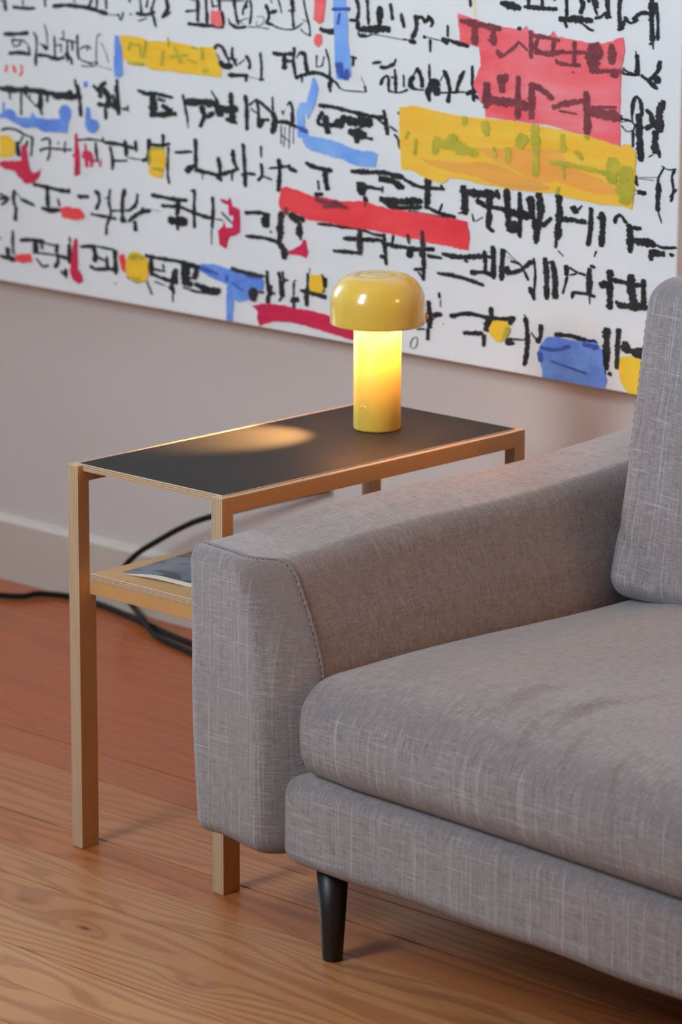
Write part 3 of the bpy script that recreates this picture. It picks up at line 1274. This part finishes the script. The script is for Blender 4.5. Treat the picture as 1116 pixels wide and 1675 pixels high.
PM = {
 'i': mat_paint('ink_black', srgb(15, 15, 16), srgb(52, 52, 52), (60, 60), bias=0.58),
 'k': mat_paint('ink_black_over_colour', srgb(26, 24, 28), srgb(60, 56, 60), (60, 60)),
 'o': mat_paint('ink_under_yellow', srgb(166, 166, 46), srgb(216, 194, 59), (40, 60)),
 'm': mat_paint('ink_under_red', srgb(103, 40, 50), srgb(151, 70, 74), (40, 60)),
 'n': mat_paint('ink_under_blue', srgb(46, 74, 166), srgb(70, 103, 190), (40, 60)),
 'r': mat_paint('paint_vermilion_marks', srgb(236, 55, 48), srgb(253, 79, 68)),
 'c': mat_paint('paint_crimson_marks', srgb(205, 24, 74), srgb(227, 46, 94)),
 'y': mat_paint('paint_yellow_line', srgb(255, 225, 122), srgb(255, 236, 155)),
 'yellow': mat_paint('paint_yellow', srgb(255, 192, 29), srgb(255, 213, 59)),
 'bigyellow': mat_paint('paint_warm_yellow', srgb(255, 190, 50), srgb(255, 211, 70), (5, 50)),
 'orange': mat_paint('paint_orange', srgb(255, 168, 74), srgb(255, 187, 79), (5, 50)),
 'tan': mat_paint('paint_ochre', srgb(234, 164, 74), srgb(255, 183, 74), (4, 50)),
 'pink': mat_paint('paint_coral', srgb(255, 94, 96), srgb(255, 129, 129)),
 'rose': mat_paint('paint_rose', srgb(255, 90, 98), srgb(255, 151, 157), (5, 22), bias=0.56),
 'red': mat_paint('paint_red', srgb(242, 46, 59), srgb(255, 81, 85), (8, 20)),
 'crimson': mat_paint('paint_crimson', srgb(194, 18, 68), srgb(234, 35, 85), (8, 60)),
 'blue': mat_paint('paint_blue', srgb(79, 125, 221), srgb(125, 170, 247), (22, 22)),
 'lightblue': mat_paint('paint_light_blue', srgb(107, 162, 244), srgb(157, 201, 255), (20, 16)),
}
def mat_canvas():
    t = NT('canvas_white'); c = t.coord()
    n = t.noise(t.mapping(c, (900, 900, 60)), 1.0, 2); n2 = t.noise(t.mapping(c, (60, 900, 900)), 1.0, 2); b = t.noise(c, 4, 3)
    t.color(t.mix(b, srgb(232, 234, 234), srgb(242, 243, 242))); t.set(Roughness=0.7)
    t.bump(t.math('ADD', n, n2), 0.25, 0.0005); return t.m
painting = thing('painting', 'large white canvas with rows of black brush writing and red, yellow and blue paint patches', 'painting', (0, PY, PZ0))
M_canvas = mat_canvas()
cv = bm_mesh(box_data(-1.75, 0.3115, 0.0, YB - PY - 0.0015, 0.0, 1.05, 0.0015), 'canvas')
link('canvas', cv, M_canvas, painting)
SX, SZ = 0.80, 1.115      # aspect of the brush mark, wider than high
rp = random.Random(11)
def ribbon(pts, w, V, F, depth):
    P = [Vector((x * 0.5 * SX, z * 0.5 * SZ, 0)) for x, z in pts]        # working units: mm on the canvas, stretched
    C = catmull(P, 2.2); n = len(C); base = len(V); w2 = w * 0.1 * 0.5 * 1.08
    L = [0.0]
    for a, b in zip(C[:-1], C[1:]): L.append(L[-1] + (b - a).length)
    tot = L[-1] + 1e-6; ph = rp.random() * 10
    ext = w2 * 0.35
    t0 = (C[0] - C[1]).normalized(); t1 = (C[-1] - C[-2]).normalized()
    C = [C[0] + t0 * ext] + C + [C[-1] + t1 * ext]; L = [0] + L + [tot]; n = len(C)
    for i, p in enumerate(C):
        t = (C[min(i + 1, n - 1)] - C[max(i - 1, 0)]).normalized(); nn = Vector((-t.y, t.x, 0))
        e = min(L[i], tot - L[i]) / (w2 + 1e-6)
        k = 0.55 if i in (0, n - 1) else 0.80 + 0.22 * min(1.0, e)
        k *= 1.0 + 0.14 * math.sin(ph + L[i] * 0.21) + 0.07 * math.sin(ph * 2 + L[i] * 0.9)
        a = w2 * k * rp.uniform(0.74, 1.24); b = w2 * k * rp.uniform(0.74, 1.24)
        for q in (p + nn * a, p, p - nn * b):
            V.append((PX0 + q.x / SX / 1000, -depth, max(0.0006, q.y / SZ / 1000)))
    for i in range(n - 1):
        for s in (0, 1):
            a = base + i * 3 + s
            F.append((a, a + 3, a + 4, a + 1))
def clusters(ss):
    """strokes that touch belong to one character"""
    S = []
    for w, pts in ss:
        P = [Vector((x * 0.5 * SX, z * 0.5 * SZ, 0)) for x, z in pts]
        S.append((w * 0.05, catmull(P, 3.0), (w, pts)))
    par = list(range(len(S)))
    def find(a):
        while par[a] != a: a = par[a]
        return a
    for a in range(len(S)):
        for c in range(a):
            lim = (S[a][0] + S[c][0]) * 0.9
            if find(a) != find(c) and min((p - q).length for p in S[a][1] for q in S[c][1]) < lim: par[find(a)] = find(c)
    out = {}
    for a in range(len(S)): out.setdefault(find(a), []).append(S[a][2])
    return list(out.values())
def build_ink(group):
    global lay
    by = {}
    for k, w, pts in group: by.setdefault(k, []).append((w, pts))
    for k, ss in by.items():
        d = 0.0004 if k in 'i' else (0.0005 if k in 'rcy' else 0.0021)
        for cl in clusters(ss):
            V = []; F = []
            for w, pts in cl:
                lay += 1
                ribbon(pts, w, V, F, d + lay * 0.7e-6)
            bm = bmesh.new(); me = mesh('ink', V, F); bm.from_mesh(me); bpy.data.meshes.remove(me)
            for f in bm.faces:
                if f.normal.y > 0: f.normal_flip()
            me = bpy.data.meshes.new('ink_character'); bm.to_mesh(me); bm.free()
            link({'r': 'paint_mark', 'c': 'paint_mark', 'y': 'paint_mark'}.get(k, 'ink_character'), me, PM[k], painting)
def build_patch(kind, pts):
    global lay
    lay += 1
    P = [Vector((x * 0.5, z * 0.5, 0)) for x, z in pts]; out = []
    for a, b in zip(P, P[1:] + P[:1]):
        n = max(1, int((b - a).length / 5))
        for i in range(n):
            q = a.lerp(b, i / n); j = 0.9 if i else 0.35
            out.append(q + Vector((rp.uniform(-j, j), rp.uniform(-j, j), 0)))
    V = [(PX0 + q.x / 1000, -(0.0012 + lay * 0.7e-6), max(0.0006, q.y / 1000)) for q in out]
    me = bpy.data.meshes.new('paint_patch'); bm = bmesh.new()
    f = bm.faces.new([bm.verts.new(v) for v in V]); bm.normal_update()
    if f.normal.y > 0: f.normal_flip()
    bmesh.ops.triangulate(bm, faces=list(bm.faces)); bm.to_mesh(me); bm.free()
    o = link('paint_patch', me, PM[kind], painting)
    o['label'] = {'yellow': 'yellow paint patch', 'bigyellow': 'large warm yellow paint patch', 'orange': 'orange wash of paint', 'tan': 'ochre streak of paint', 'pink': 'coral red paint patch', 'rose': 'large rose red paint patch', 'red': 'red paint patch', 'crimson': 'crimson paint patch', 'blue': 'blue paint patch', 'lightblue': 'light blue paint stroke'}[kind]
lay = 0; group = []
for line in PAINT.strip().split('\n'):
    tk = line.split()
    if tk[0] == 'g':
        if group: build_ink(group)
        group = []; continue
    nums = [int(q) for q in tk[2:]]; pts = list(zip(nums[0::2], nums[1::2]))
    if tk[0] == 'P': build_patch(tk[1], pts)
    else: group.append((tk[0], float(tk[1]), pts))
if group: build_ink(group)

# ================================================================== SIDE TABLE (birch plywood, black top)
TW, TL, TH, TT, WL, WU, HR = 0.2725, 0.5557, 0.4984, 0.0183, 0.0294, 0.0195, 0.0215
ZS = 0.3580; ZA = 0.3305        # shelf top, apron bottom
M_face_z = mat_birch('birch_face_upright', 'z'); M_face_y = mat_birch('birch_face_lengthwise', 'y'); M_face_x = mat_birch('birch_face_crosswise', 'x')
M_plyx = mat_ply('plywood_edge_frame', 'x', TT, 13)
M_plyz = mat_ply('plywood_edge_panel', 'z', 0.009, 7)
M_lam = mat_laminate()
table = thing('side_table', 'narrow birch plywood side table with a black top and lower shelf, beside the sofa', 'table', (0, 0, 0))
def sheet_part(name, poly, x0, mface, parent):
    """part cut from the frame sheet: a polygon in y,z with the sheet's thickness along x; cut edges show the plies"""
    n = len(poly)
    v = [(0, y, z) for y, z in poly] + [(TT, y, z) for y, z in poly]
    f = [tuple(range(n)), tuple(range(n, 2 * n))[::-1]] + [(i, n + i, n + (i + 1) % n, (i + 1) % n) for i in range(n)]
    bm = bmesh.new(); me = mesh(name, v, f); bm.from_mesh(me); bpy.data.meshes.remove(me)
    bmesh.ops.bevel(bm, geom=list(bm.edges), offset=0.0006, segments=1, affect='EDGES', profile=0.5)
    me = bm_mesh(bm, name)
    o = link(name, me, [mface, M_plyx], parent, (x0, 0, 0))
    for p in me.polygons: p.material_index = 0 if abs(p.normal.x) > 0.9 else 1
    return o
for x0 in (0.0, TW - TT):
    sheet_part('leg', [(0, 0), (WL, 0), (WL, ZA), (WU, ZA), (WU, TH - HR), (WU, TH), (0, TH)], x0, M_face_z, table)
    sheet_part('leg', [(TL - WL, 0), (TL, 0), (TL, TH), (TL - WU, TH), (TL - WU, ZA), (TL - WL, ZA)], x0, M_face_z, table)
    sheet_part('rail', [(WU, TH - HR), (TL - WU, TH - HR), (TL - WU, TH - 0.0004), (WU, TH - 0.0004)], x0, M_face_y, table)
def panel(name, x0, x1, y0, y1, z0, z1, mtop, medge, parent, top_axis='z'):
    me = bm_mesh(box_data(0, x1 - x0, 0, y1 - y0, 0, z1 - z0, 0.0005), name)
    o = link(name, me, [mtop, medge], parent, (x0, y0, z0))
    k = 'xyz'.index(top_axis)
    for p in me.polygons: p.material_index = 0 if abs(p.normal[k]) > 0.8 else 1
    return o
tp = panel('top_panel', TT * 0.55, TW - TT * 0.45, 0.0095, TL - 0.0095, TH - 0.0078, TH + 0.0012, M_lam, M_plyz, table)
tp['label'] = 'black laminated table top with pale plywood edge'
panel('shelf', TT + 0.0002, TW - TT - 0.0002, WU + 0.0002, TL - WU, ZS - 0.009, ZS, M_face_y, M_plyz, table)
for y0 in (WU + 0.0006, TL - WU - 0.012):
    panel('apron', TT + 0.0002, TW - TT - 0.0002, y0, y0 + 0.012, ZA + 0.0002, ZS - 0.0092, M_face_x, M_plyz, table, 'y')

# ================================================================== TABLE LAMP
LX, LY = 0.1352, 0.4200
LZ = TH + 0.0013
def mat_lamp(name, cw, cr, ro=0.22, sp=0.5):
    t = NT(name); t.color(t.mix(t.noise(t.coord(), 12, 2), srgb(238, 194, 76), srgb(242, 200, 84)))
    t.set(Roughness=ro, Specular_IOR_Level=sp); t.b.inputs['Coat Weight'].default_value = cw; t.b.inputs['Coat Roughness'].default_value = cr
    return t.m
M_lamp = mat_lamp('yellow_lacquer', 0.8, 0.04); M_stem = mat_lamp('yellow_satin', 0.12, 0.35, 0.5, 0.3)
def mat_emit(name, col, s):
    t = NT(name); t.color(col); t.b.inputs['Emission Color'].default_value = col + (1,); t.b.inputs['Emission Strength'].default_value = s
    n = t.noise(t.coord(), 60, 2); t.set(Roughness=0.5); return t.m
M_glow = mat_emit('warm_diffuser', (1.0, 0.58, 0.33), 48.0)
lamp = thing('table_lamp', 'glossy yellow mushroom-shaped table lamp, lit, standing on the black table top', 'lamp', (LX, LY, LZ))
RS, RC, ZR, ZT = 0.0308, 0.0619, 0.1385, 0.2025
link('stem', lathe('stem', [(0.0, 0.0), (0.0285, 0.0), (0.0302, 0.0008), (RS, 0.0026), (RS, 0.165), (0.0, 0.165)], 72), M_stem, lamp)
prof = [(RC - 0.0026, ZR + 0.0006), (RC - 0.0012, ZR), (RC - 0.0002, ZR + 0.0008), (RC, ZR + 0.003)]
for i in range(0, 25):                       # straight skirt running into a full shoulder and an almost flat crown
    a = i / 24 * PI / 2
    e = 2 / 2.25
    prof.append((0.027 + (RC - 0.027) * (math.cos(a) ** e if math.cos(a) > 1e-6 else 0), ZR + 0.020 + (ZT - ZR - 0.020) * (math.sin(a) ** e)))
prof += [(0.0255, ZT - 0.0002), (0.0250, ZT - 0.0010), (0.0243, ZT - 0.0003), (0.012, ZT + 0.0006), (0.0, ZT + 0.0008)]
inner = [(0.0, ZT - 0.004), (0.03, ZT - 0.004), (0.048, ZT - 0.012), (RC - 0.0034, ZR + 0.028), (RC - 0.0026, ZR + 0.0006)]
cap = link('cap', lathe('cap', inner[::-1][0:1] + prof + inner[:-1], 96), M_lamp, lamp)
link('diffuser', lathe('diffuser', [(0.0455, ZR + 0.0105), (0.0455, ZR + 0.0060), (0.0575, ZR + 0.0060), (0.0580, ZR + 0.0105)], 64, True), M_glow, lamp)
bm = bmesh.new(); bmesh.ops.create_uvsphere(bm, u_segments=12, v_segments=8, radius=1.0)
for v in bm.verts: v.co = Vector((v.co.x * 0.0026, v.co.y * 0.0026, v.co.z * 0.0034))
nub = link('dimmer_pin', bm_mesh(bm, 'dimmer_pin', True), M_lamp, cap, (0.7265 * (RC + 0.0012), 0.687 * (RC + 0.0012), ZR + 0.009))
ring = lathe('switch_ring', [(0.0036, 0.0), (0.0044, 0.0006), (0.0050, 0.0)], 28)
sw = link('touch_switch', ring, M_lamp, lamp)
nrm = Vector((0.133, -0.991, 0)).normalized()
sw.rotation_euler = nrm.to_track_quat('Z', 'Y').to_euler(); sw.location = nrm * (RS - 0.00005) + Vector((0, 0, 0.030))
# the lamp's own bulb, under the cap
def lamp_spot(loc, target, watts, ang, blend, rad):
    sl = bpy.data.lights.new('lamp_bulb', 'SPOT'); sl.energy = watts; sl.color = (1.0, 0.54, 0.18); sl.spot_size = math.radians(ang); sl.spot_blend = blend; sl.shadow_soft_size = rad
    so = bpy.data.objects.new('lamp_bulb', sl); COL.objects.link(so); so.parent = lamp
    so.location = loc; so.rotation_euler = (Vector(target) - Vector(loc)).to_track_quat('-Z', 'Y').to_euler()
lamp_spot((-0.026, -0.036, ZR + 0.004), (-0.085, -0.150, 0.0), 52.0, 54, 1.0, 0.006)

# ================================================================== MAGAZINE on the shelf
mag = thing('magazine', 'grey-covered magazine lying on the lower plywood shelf of the side table', 'magazine', (0.0495, 0.0450, ZS))
mag.rotation_euler = (0, 0, math.radians(6.5))
def mat_cover():
    t = NT('magazine_cover'); c = t.coord()
    n = t.noise(t.mapping(c, (9, 16, 1), (0, 0, 0), (0, 0, 0.5)), 1.0, 2, 0.5, 1.2)
    col = t.mix(t.ramp(n, [(0.40, 0.0), (0.47, 1.0)]), srgb(44, 44, 48), srgb(112, 114, 126))
    col = t.mix(t.ramp(n, [(0.60, 0.0), (0.63, 1.0)]), col, srgb(66, 58, 64))
    t.color(col); t.set(Roughness=0.35); return t.m
M_cover = mat_cover(); M_page = plain('paper', srgb(222, 218, 206), 0.8, 0.05, 300)
def sheetstack(name, w, h, z0f, z1f, mat, n=24):
    v = []; f = []
    for s, fn in ((0, z0f), (1, z1f)):
        for i in range(n + 1):
            for j in range(n + 1):
                x, y = w * i / n, h * j / n; v.append((x, y, fn(x, y)))
    m = (n + 1) ** 2
    for i in range(n):
        for j in range(n):
            a = i * (n + 1) + j
            f.append((a, a + 1, a + n + 2, a + n + 1)); f.append((m + a, m + a + n + 1, m + a + n + 2, m + a + 1))
    rim = [i * (n + 1) for i in range(n)] + [n * (n + 1) + j for j in range(n)] + [i * (n + 1) + n for i in range(n, 0, -1)] + [j for j in range(n, 0, -1)]
    for a, b in zip(rim, rim[1:] + rim[:1]): f.append((a, b, m + b, m + a))
    bm = bmesh.new(); me = mesh(name, v, f); bm.from_mesh(me); bpy.data.meshes.remove(me)
    return link(name, bm_mesh(bm, name), mat, mag)
lift = lambda x, y: 0.0018 + 0.0055 * sstep(x / 0.07) * (1 - 0.4 * sstep(y / 0.25)) + 0.0012 * math.sin(x * 40)
sheetstack('pages', 0.185, 0.262, lambda x, y: 0.0004 + 0.0016 * sstep(x / 0.05) * max(0, math.sin(x * 26 + 0.4)) * (1 - sstep(y / 0.1)), lambda x, y: lift(x, y) - 0.0006, M_page)
sheetstack('cover', 0.187, 0.265, lambda x, y: lift(x, y) - 0.0005, lambda x, y: lift(x, y), M_cover)

# ================================================================== CORDS behind the table
c1 = [(-1.75, 0.60, 0.006), (-1.3, 0.66, 0.006), (-0.9917, 0.7489, 0.006), (-0.955, 0.798, 0.006), (-0.905, 0.822, 0.006), (-0.8311, 0.8204, 0.006), (-0.7509, 0.8049, 0.006), (-0.6759, 0.7863, 0.006), (-0.5793, 0.7640, 0.006), (-0.44, 0.748, 0.006), (-0.2, 0.775, 0.006), (0.2, 0.815, 0.006)]
tag(link('power_cord', tube('power_cord', c1, 0.0050, 10, 0.012), M_cord), 'dark cord lying along the floor below the baseboard, behind the table leg', 'cord', 'dark cords behind the side table')
c2 = [(-0.35, 0.838, 0.27), (-0.44, 0.822, 0.2405), (-0.5627, 0.80, 0.1986), (-0.6203, 0.80, 0.1735), (-0.6749, 0.80, 0.1428), (-0.7276, 0.80, 0.1101), (-0.775, 0.812, 0.068), (-0.772, 0.822, 0.030), (-0.742, 0.812, 0.0165), (-0.700, 0.787, 0.0165), (-0.650, 0.760, 0.0075), (-0.6083, 0.7452, 0.0055), (-0.5518, 0.7322, 0.0055), (-0.42, 0.70, 0.005), (-0.25, 0.66, 0.005)]
tag(link('power_cord', tube('power_cord', c2, 0.0046, 10, 0.012), M_cord), 'dark cord that drops in a curve from the wall behind the shelf to the floor', 'cord', 'dark cords behind the side table')

# ================================================================== SOFA
SXL, SXR = 0.312, 2.262                 # outer faces of the two arms
MID = (SXL + SXR) / 2
sofa = thing('sofa', 'grey linen sofa with wide padded arms, thick seat cushions and tapered black legs', 'sofa', (0, 0, 0))
def crown(x):                           # the front edge swells forward towards the middle
    d = min(x - 0.46, (SXR + SXL) - 0.46 - x)
    return -0.034 * sstep(d / 0.62 * 0.5) * 2 if d < 0.62 else -0.034
def mirror(P): return Vector((SXL + SXR - P.x, P.y, P.z))
AY0, AY1, AZ0, AZ1 = -0.100, 0.800, 0.116, 0.462
def xi(z):                              # inner face of the arm: slopes out towards the seat
    pts = [(0.10, 0.470), (0.20, 0.482), (0.30, 0.490), (0.34, 0.486), (0.38, 0.474), (0.42, 0.456), (0.47, 0.432)]
    for (a, b), (c, d) in zip(pts, pts[1:]):
        if z <= c: return b + (d - b) * sstep((z - a) / (c - a)) if False else b + (d - b) * (z - a) / (c - a)
    return pts[-1][1]
def xo(z): return 0.320 - 0.011 * sstep((z - 0.11) / 0.33)
def arm_def(P, u):
    s = (P.x - 0.0) / 1.0
    z = P.z; y = P.y
    a, b = xo(z), xi(z)
    x = a + (b - a) * s
    f = 1 - sstep((y - AY0) / 0.10)      # near the front
    y2 = y + f * 0.034 * sstep((s - 0.62) / 0.38) ** 1.4
    top = sstep((z - 0.40) / 0.06)
    z2 = z + top * (0.007 * (1 - s) + 0.010 * sstep((y - AY0) / 0.35) + 0.006 * sstep((y - 0.40) / 0.35) - 0.006 * max(0, s - 0.5))
    z2 += 0.003 * math.sin(y * 9 + s * 2) * top * sstep((y - 0.02) / 0.1)
    bot = 1 - sstep((z - 0.115) / 0.04)
    z2 += bot * 0.004 * math.sin(x * 40)
    x += 0.003 * math.sin(z * 17 + 0.6) * (1 - s)
    return Vector((x, y2, z2))
def arm_mesh(mir):
    # x runs 0..1 before the deform, so the corner radius is given per axis
    return rbox('arm', (0.0, AY0, AZ0), (1.0, AY1, AZ1), (0.13, 0.017, 0.020), (18, 60, 34), (lambda P, u: mirror(arm_def(P, u))) if mir else arm_def)
def flip(me):
    me.flip_normals(); return me
def arm_seam(mir, off, r0, dash):
    """line of the seam round the front of the arm: over the top, then down the inner face"""
    path = [(0.13 - 0.13 * math.cos(i / 8 * PI / 2), AZ1 - 0.020 + 0.020 * math.sin(i / 8 * PI / 2)) for i in range(2, 8)]
    for i in range(0, 41): path.append((0.13 + 0.74 * i / 40, AZ1))
    for i in range(1, 10):
        a = i / 10 * PI / 2; path.append((0.87 + 0.13 * math.sin(a), AZ1 - 0.020 + 0.020 * math.cos(a)))
    for i in range(0, 41): path.append((1.0, AZ1 - 0.020 - (AZ1 - 0.020 - 0.22) * i / 40))
    out = []
    for s, z in path:
        p = arm_def(Vector((s, AY0 + 0.017 + off, z)), None)
        out.append(mirror(p) if mir else p)
    return out
for mir in (False, True):
    me = arm_mesh(mir)
    if mir: flip(me)
    arm = link('arm', me, M_fab, sofa)
    link('seam_piping', tube('seam_piping', arm_seam(mir, 0.004, 0, 0), 0.0024, 8, 0.006), M_fab, arm)
    bm = bmesh.new()
    for off in (0.0005, 0.0085):
        line = catmull(arm_seam(mir, off, 0, 0), 0.0018)
        for i in range(0, len(line) - 3, 4):
            tm = tube('t', [line[i], line[min(i + 2, len(line) - 1)]], 0.00075, 5, 0.01)
            bm.from_mesh(tm); bpy.data.meshes.remove(tm)
    link('seam_stitching', bm_mesh(bm, 'seam_stitching'), M_thread, arm)

# base rail under the cushions
BX0, BX1 = 0.462, SXL + SXR - 0.462
def base_def(P, u):
    f = 1 - sstep((P.y + 0.12) / 0.25)
    y = P.y + f * crown(P.x)
    # gathered corner at the arm
    e = min(P.x - BX0, BX1 - P.x)
    y += f * 0.010 * (1 - sstep(e / 0.03))
    z = P.z + 0.0012 * math.sin(P.x * 30) * (1 - sstep((P.z - 0.11) / 0.05))
    z -= 0.006 * (1 - sstep(e / 0.05)) * sstep((P.z - 0.17) / 0.03)
    return Vector((P.x, y, z))
base = link('base', rbox('base', (BX0, -0.106, 0.1135), (BX1, 0.74, 0.222), (0.018, 0.022, 0.020), (120, 30, 14), base_def), M_fab, sofa)

# seat cushions
CREASES = [([(0.7735, -0.054), (0.7619, -0.0125), (0.7584, 0.0345), (0.7623, 0.0553)], 0.0036, 0.016), ([(0.8473, -0.0565), (0.8412, -0.0078), (0.8469, 0.0305), (0.8553, 0.065)], 0.0036, 0.016), ([(0.8851, -0.1927), (0.8597, -0.1516), (0.8381, -0.1114), (0.8172, -0.0564), (0.8089, 0.0)], 0.0022, 0.006), ([(0.9315, -0.1594), (0.9105, -0.1204), (0.8914, -0.0781), (0.8731, -0.0147)], 0.0024, 0.006), ([(1.0019, -0.1608), (0.9792, -0.119), (0.9539, -0.0601)], 0.0024, 0.006), ([(0.7451, -0.1554), (0.7131, -0.0898), (0.7028, -0.0168), (0.7131, 0.0341)], 0.001, 0.007)]
def seg_d(p, a, b):
    ab = b - a; t = max(0, min(1, (p - a).dot(ab) / ab.length_squared)); q = a + ab * t
    return p - q, t
CR = [([Vector(q) for q in pts], amp, wid) for pts, amp, wid in CREASES]
def crease(x, y):
    dz = 0.0; p = Vector((x, y))
    for pts, amp, wid in CR:
        best = None; tot = len(pts) - 1
        for i in range(tot):
            d, t = seg_d(p, pts[i], pts[i + 1])
            if best is None or d.length < best[0]:
                ab = pts[i + 1] - pts[i]; side = 1 if ab.x * d.y - ab.y * d.x > 0 else -1
                best = (d.length, side, (i + t) / tot)
        L, side, s = best
        if L > wid * 5: continue
        env = math.sin(PI * min(1, max(0, 0.06 + s * 0.88))) ** 0.8
        q = side * L / wid
        dz += amp * env * (-math.exp(-q * q) + 0.75 * math.exp(-(q - 1.9) ** 2 / 1.6))
    return dz
def seat_def(x0, x1, folds):
    def fn(P, u):
        sx = (P.x - x0) / (x1 - x0); e = min(P.x - x0, x1 - P.x)
        f = 1 - sstep((P.y + 0.11) / 0.30)
        y = P.y + f * crown(P.x)
        top = sstep((P.z - 0.27) / 0.06)
        z = P.z + top * (0.016 * sstep(e / 0.16) * sstep((P.y + 0.12) / 0.16) - 0.014 * sstep((P.y - 0.05) / 0.45) * (1 - sstep(e / 0.25)))
        # puffed front: fullest a little above the middle, corners pulled in
        ff = 1 - sstep((P.y + 0.10) / 0.06)
        h = (P.z - 0.219) / (0.338 - 0.219)
        y += ff * (0.010 * (1 - sstep(e / 0.10)) - 0.008 * math.sin(PI * max(0, min(1, h))))
        z += ff * top * -0.006
        x = P.x + (0.006 if sx < 0.5 else -0.006) * 0
        if folds: z += top * crease(x, y) * sstep((P.z - 0.30) / 0.03)
        z += top * 0.0012 * math.sin(P.x * 23 + 1) * math.sin(P.y * 19)
        return Vector((x, y, z))
    return fn
SPLITS = [(0.488, MID - 0.002, True), (MID + 0.002, SXL + SXR - 0.488, False)]
for x0, x1, folds in SPLITS:
    cu = link('seat_cushion', rbox('seat_cushion', (x0, -0.104, 0.2195), (x1, 0.60, 0.3375), (0.018, 0.034, 0.034), (130, 120, 14), seat_def(x0, x1, folds)), M_fab, sofa)
    # welted seam down the front corner
    fn = seat_def(x0, x1, False); bm = bmesh.new()
    path = [fn(Vector((x0 + 0.0051, -0.0942, 0.236 + 0.070 * i / 40)), None) for i in range(41)]
    line = catmull(path, 0.0018)
    for i in range(0, len(line) - 3, 4):
        tm = tube('t', [line[i], line[i + 2]], 0.0008, 5, 0.01); bm.from_mesh(tm); bpy.data.meshes.remove(tm)
    link('seam_stitching', bm_mesh(bm, 'seam_stitching'), M_thread, cu)

# back cushions, leaning back; and the back frame behind them
TILT = math.radians(9.0)
def back_def(x0, x1):
    def fn(P, u):
        e = min(P.x - x0, x1 - P.x); h = P.z / 0.45
        puff = sstep(e / 0.24) * (0.25 + 0.75 * math.sin(PI * max(0, min(1, h))))
        front = 1 - sstep(P.y / 0.15)
        y = P.y - front * 0.052 * puff + (1 - front) * 0.02 * puff
        y += front * -0.010 * (1 - sstep(h / 0.35)) 
        z = P.z + 0.022 * sstep((h - 0.6) / 0.4) * sstep(e / 0.14) 
        x = P.x + (1 if e == P.x - x0 else -1) * (0.0 * sstep((h - 0.25) / 0.5))
        # slack folds at the lower corner
        d = abs((P.z - 0.085) + (P.x - x0 - 0.02) * 0.75)
        y += front * (0.006 * math.exp(-(d / 0.012) ** 2) * (1 - sstep((P.x - x0) / 0.16)) * sstep((P.x - x0) / 0.02))
        y += front * 0.0016 * math.sin(P.x * 60 + 2) * sstep((h - 0.75) / 0.2)
        # lean about the bottom edge
        c, s = math.cos(TILT), math.sin(TILT)
        return Vector((x, 0.462 + y * c + z * s, 0.329 + z * c - y * s * 0.6))
    return fn
for x0, x1 in ((0.480, MID - 0.003), (MID + 0.003, SXL + SXR - 0.480)):
    cu = link('back_cushion', rbox('back_cushion', (x0, 0.0, 0.0), (x1, 0.15, 0.405), (0.030, 0.045, 0.034), (110, 12, 70), back_def(x0, x1)), M_fab, sofa)
    fn = back_def(x0, x1); bm = bmesh.new()
    path = [fn(Vector((x0 + 0.0088, 0.0131, 0.045 + 0.31 * i / 60)), None) for i in range(61)]
    line = catmull(path, 0.002)
    for i in range(0, len(line) - 3, 4):
        tm = tube('t', [line[i], line[i + 2]], 0.0008, 5, 0.01); bm.from_mesh(tm); bpy.data.meshes.remove(tm)
    link('seam_stitching', bm_mesh(bm, 'seam_stitching'), M_thread, cu)
bk = link('back_frame', rbox('back_frame', (0.46, 0.735, 0.14), (SXL + SXR - 0.46, 0.832, 0.66), 0.03, (60, 6, 24)), M_fab, sofa)

# legs
lp = [(0.0, 0.0), (0.0112, 0.0), (0.0120, 0.0012), (0.0196, 0.122), (0.0, 0.122)]
lm = lathe('leg', lp, 32)
for x, y in ((0.5195, -0.0659), (SXL + SXR - 0.5195, -0.0659), (0.5195, 0.70), (SXL + SXR - 0.5195, 0.70)):
    link('leg', lm, M_leg, sofa, (x, y, 0.0))
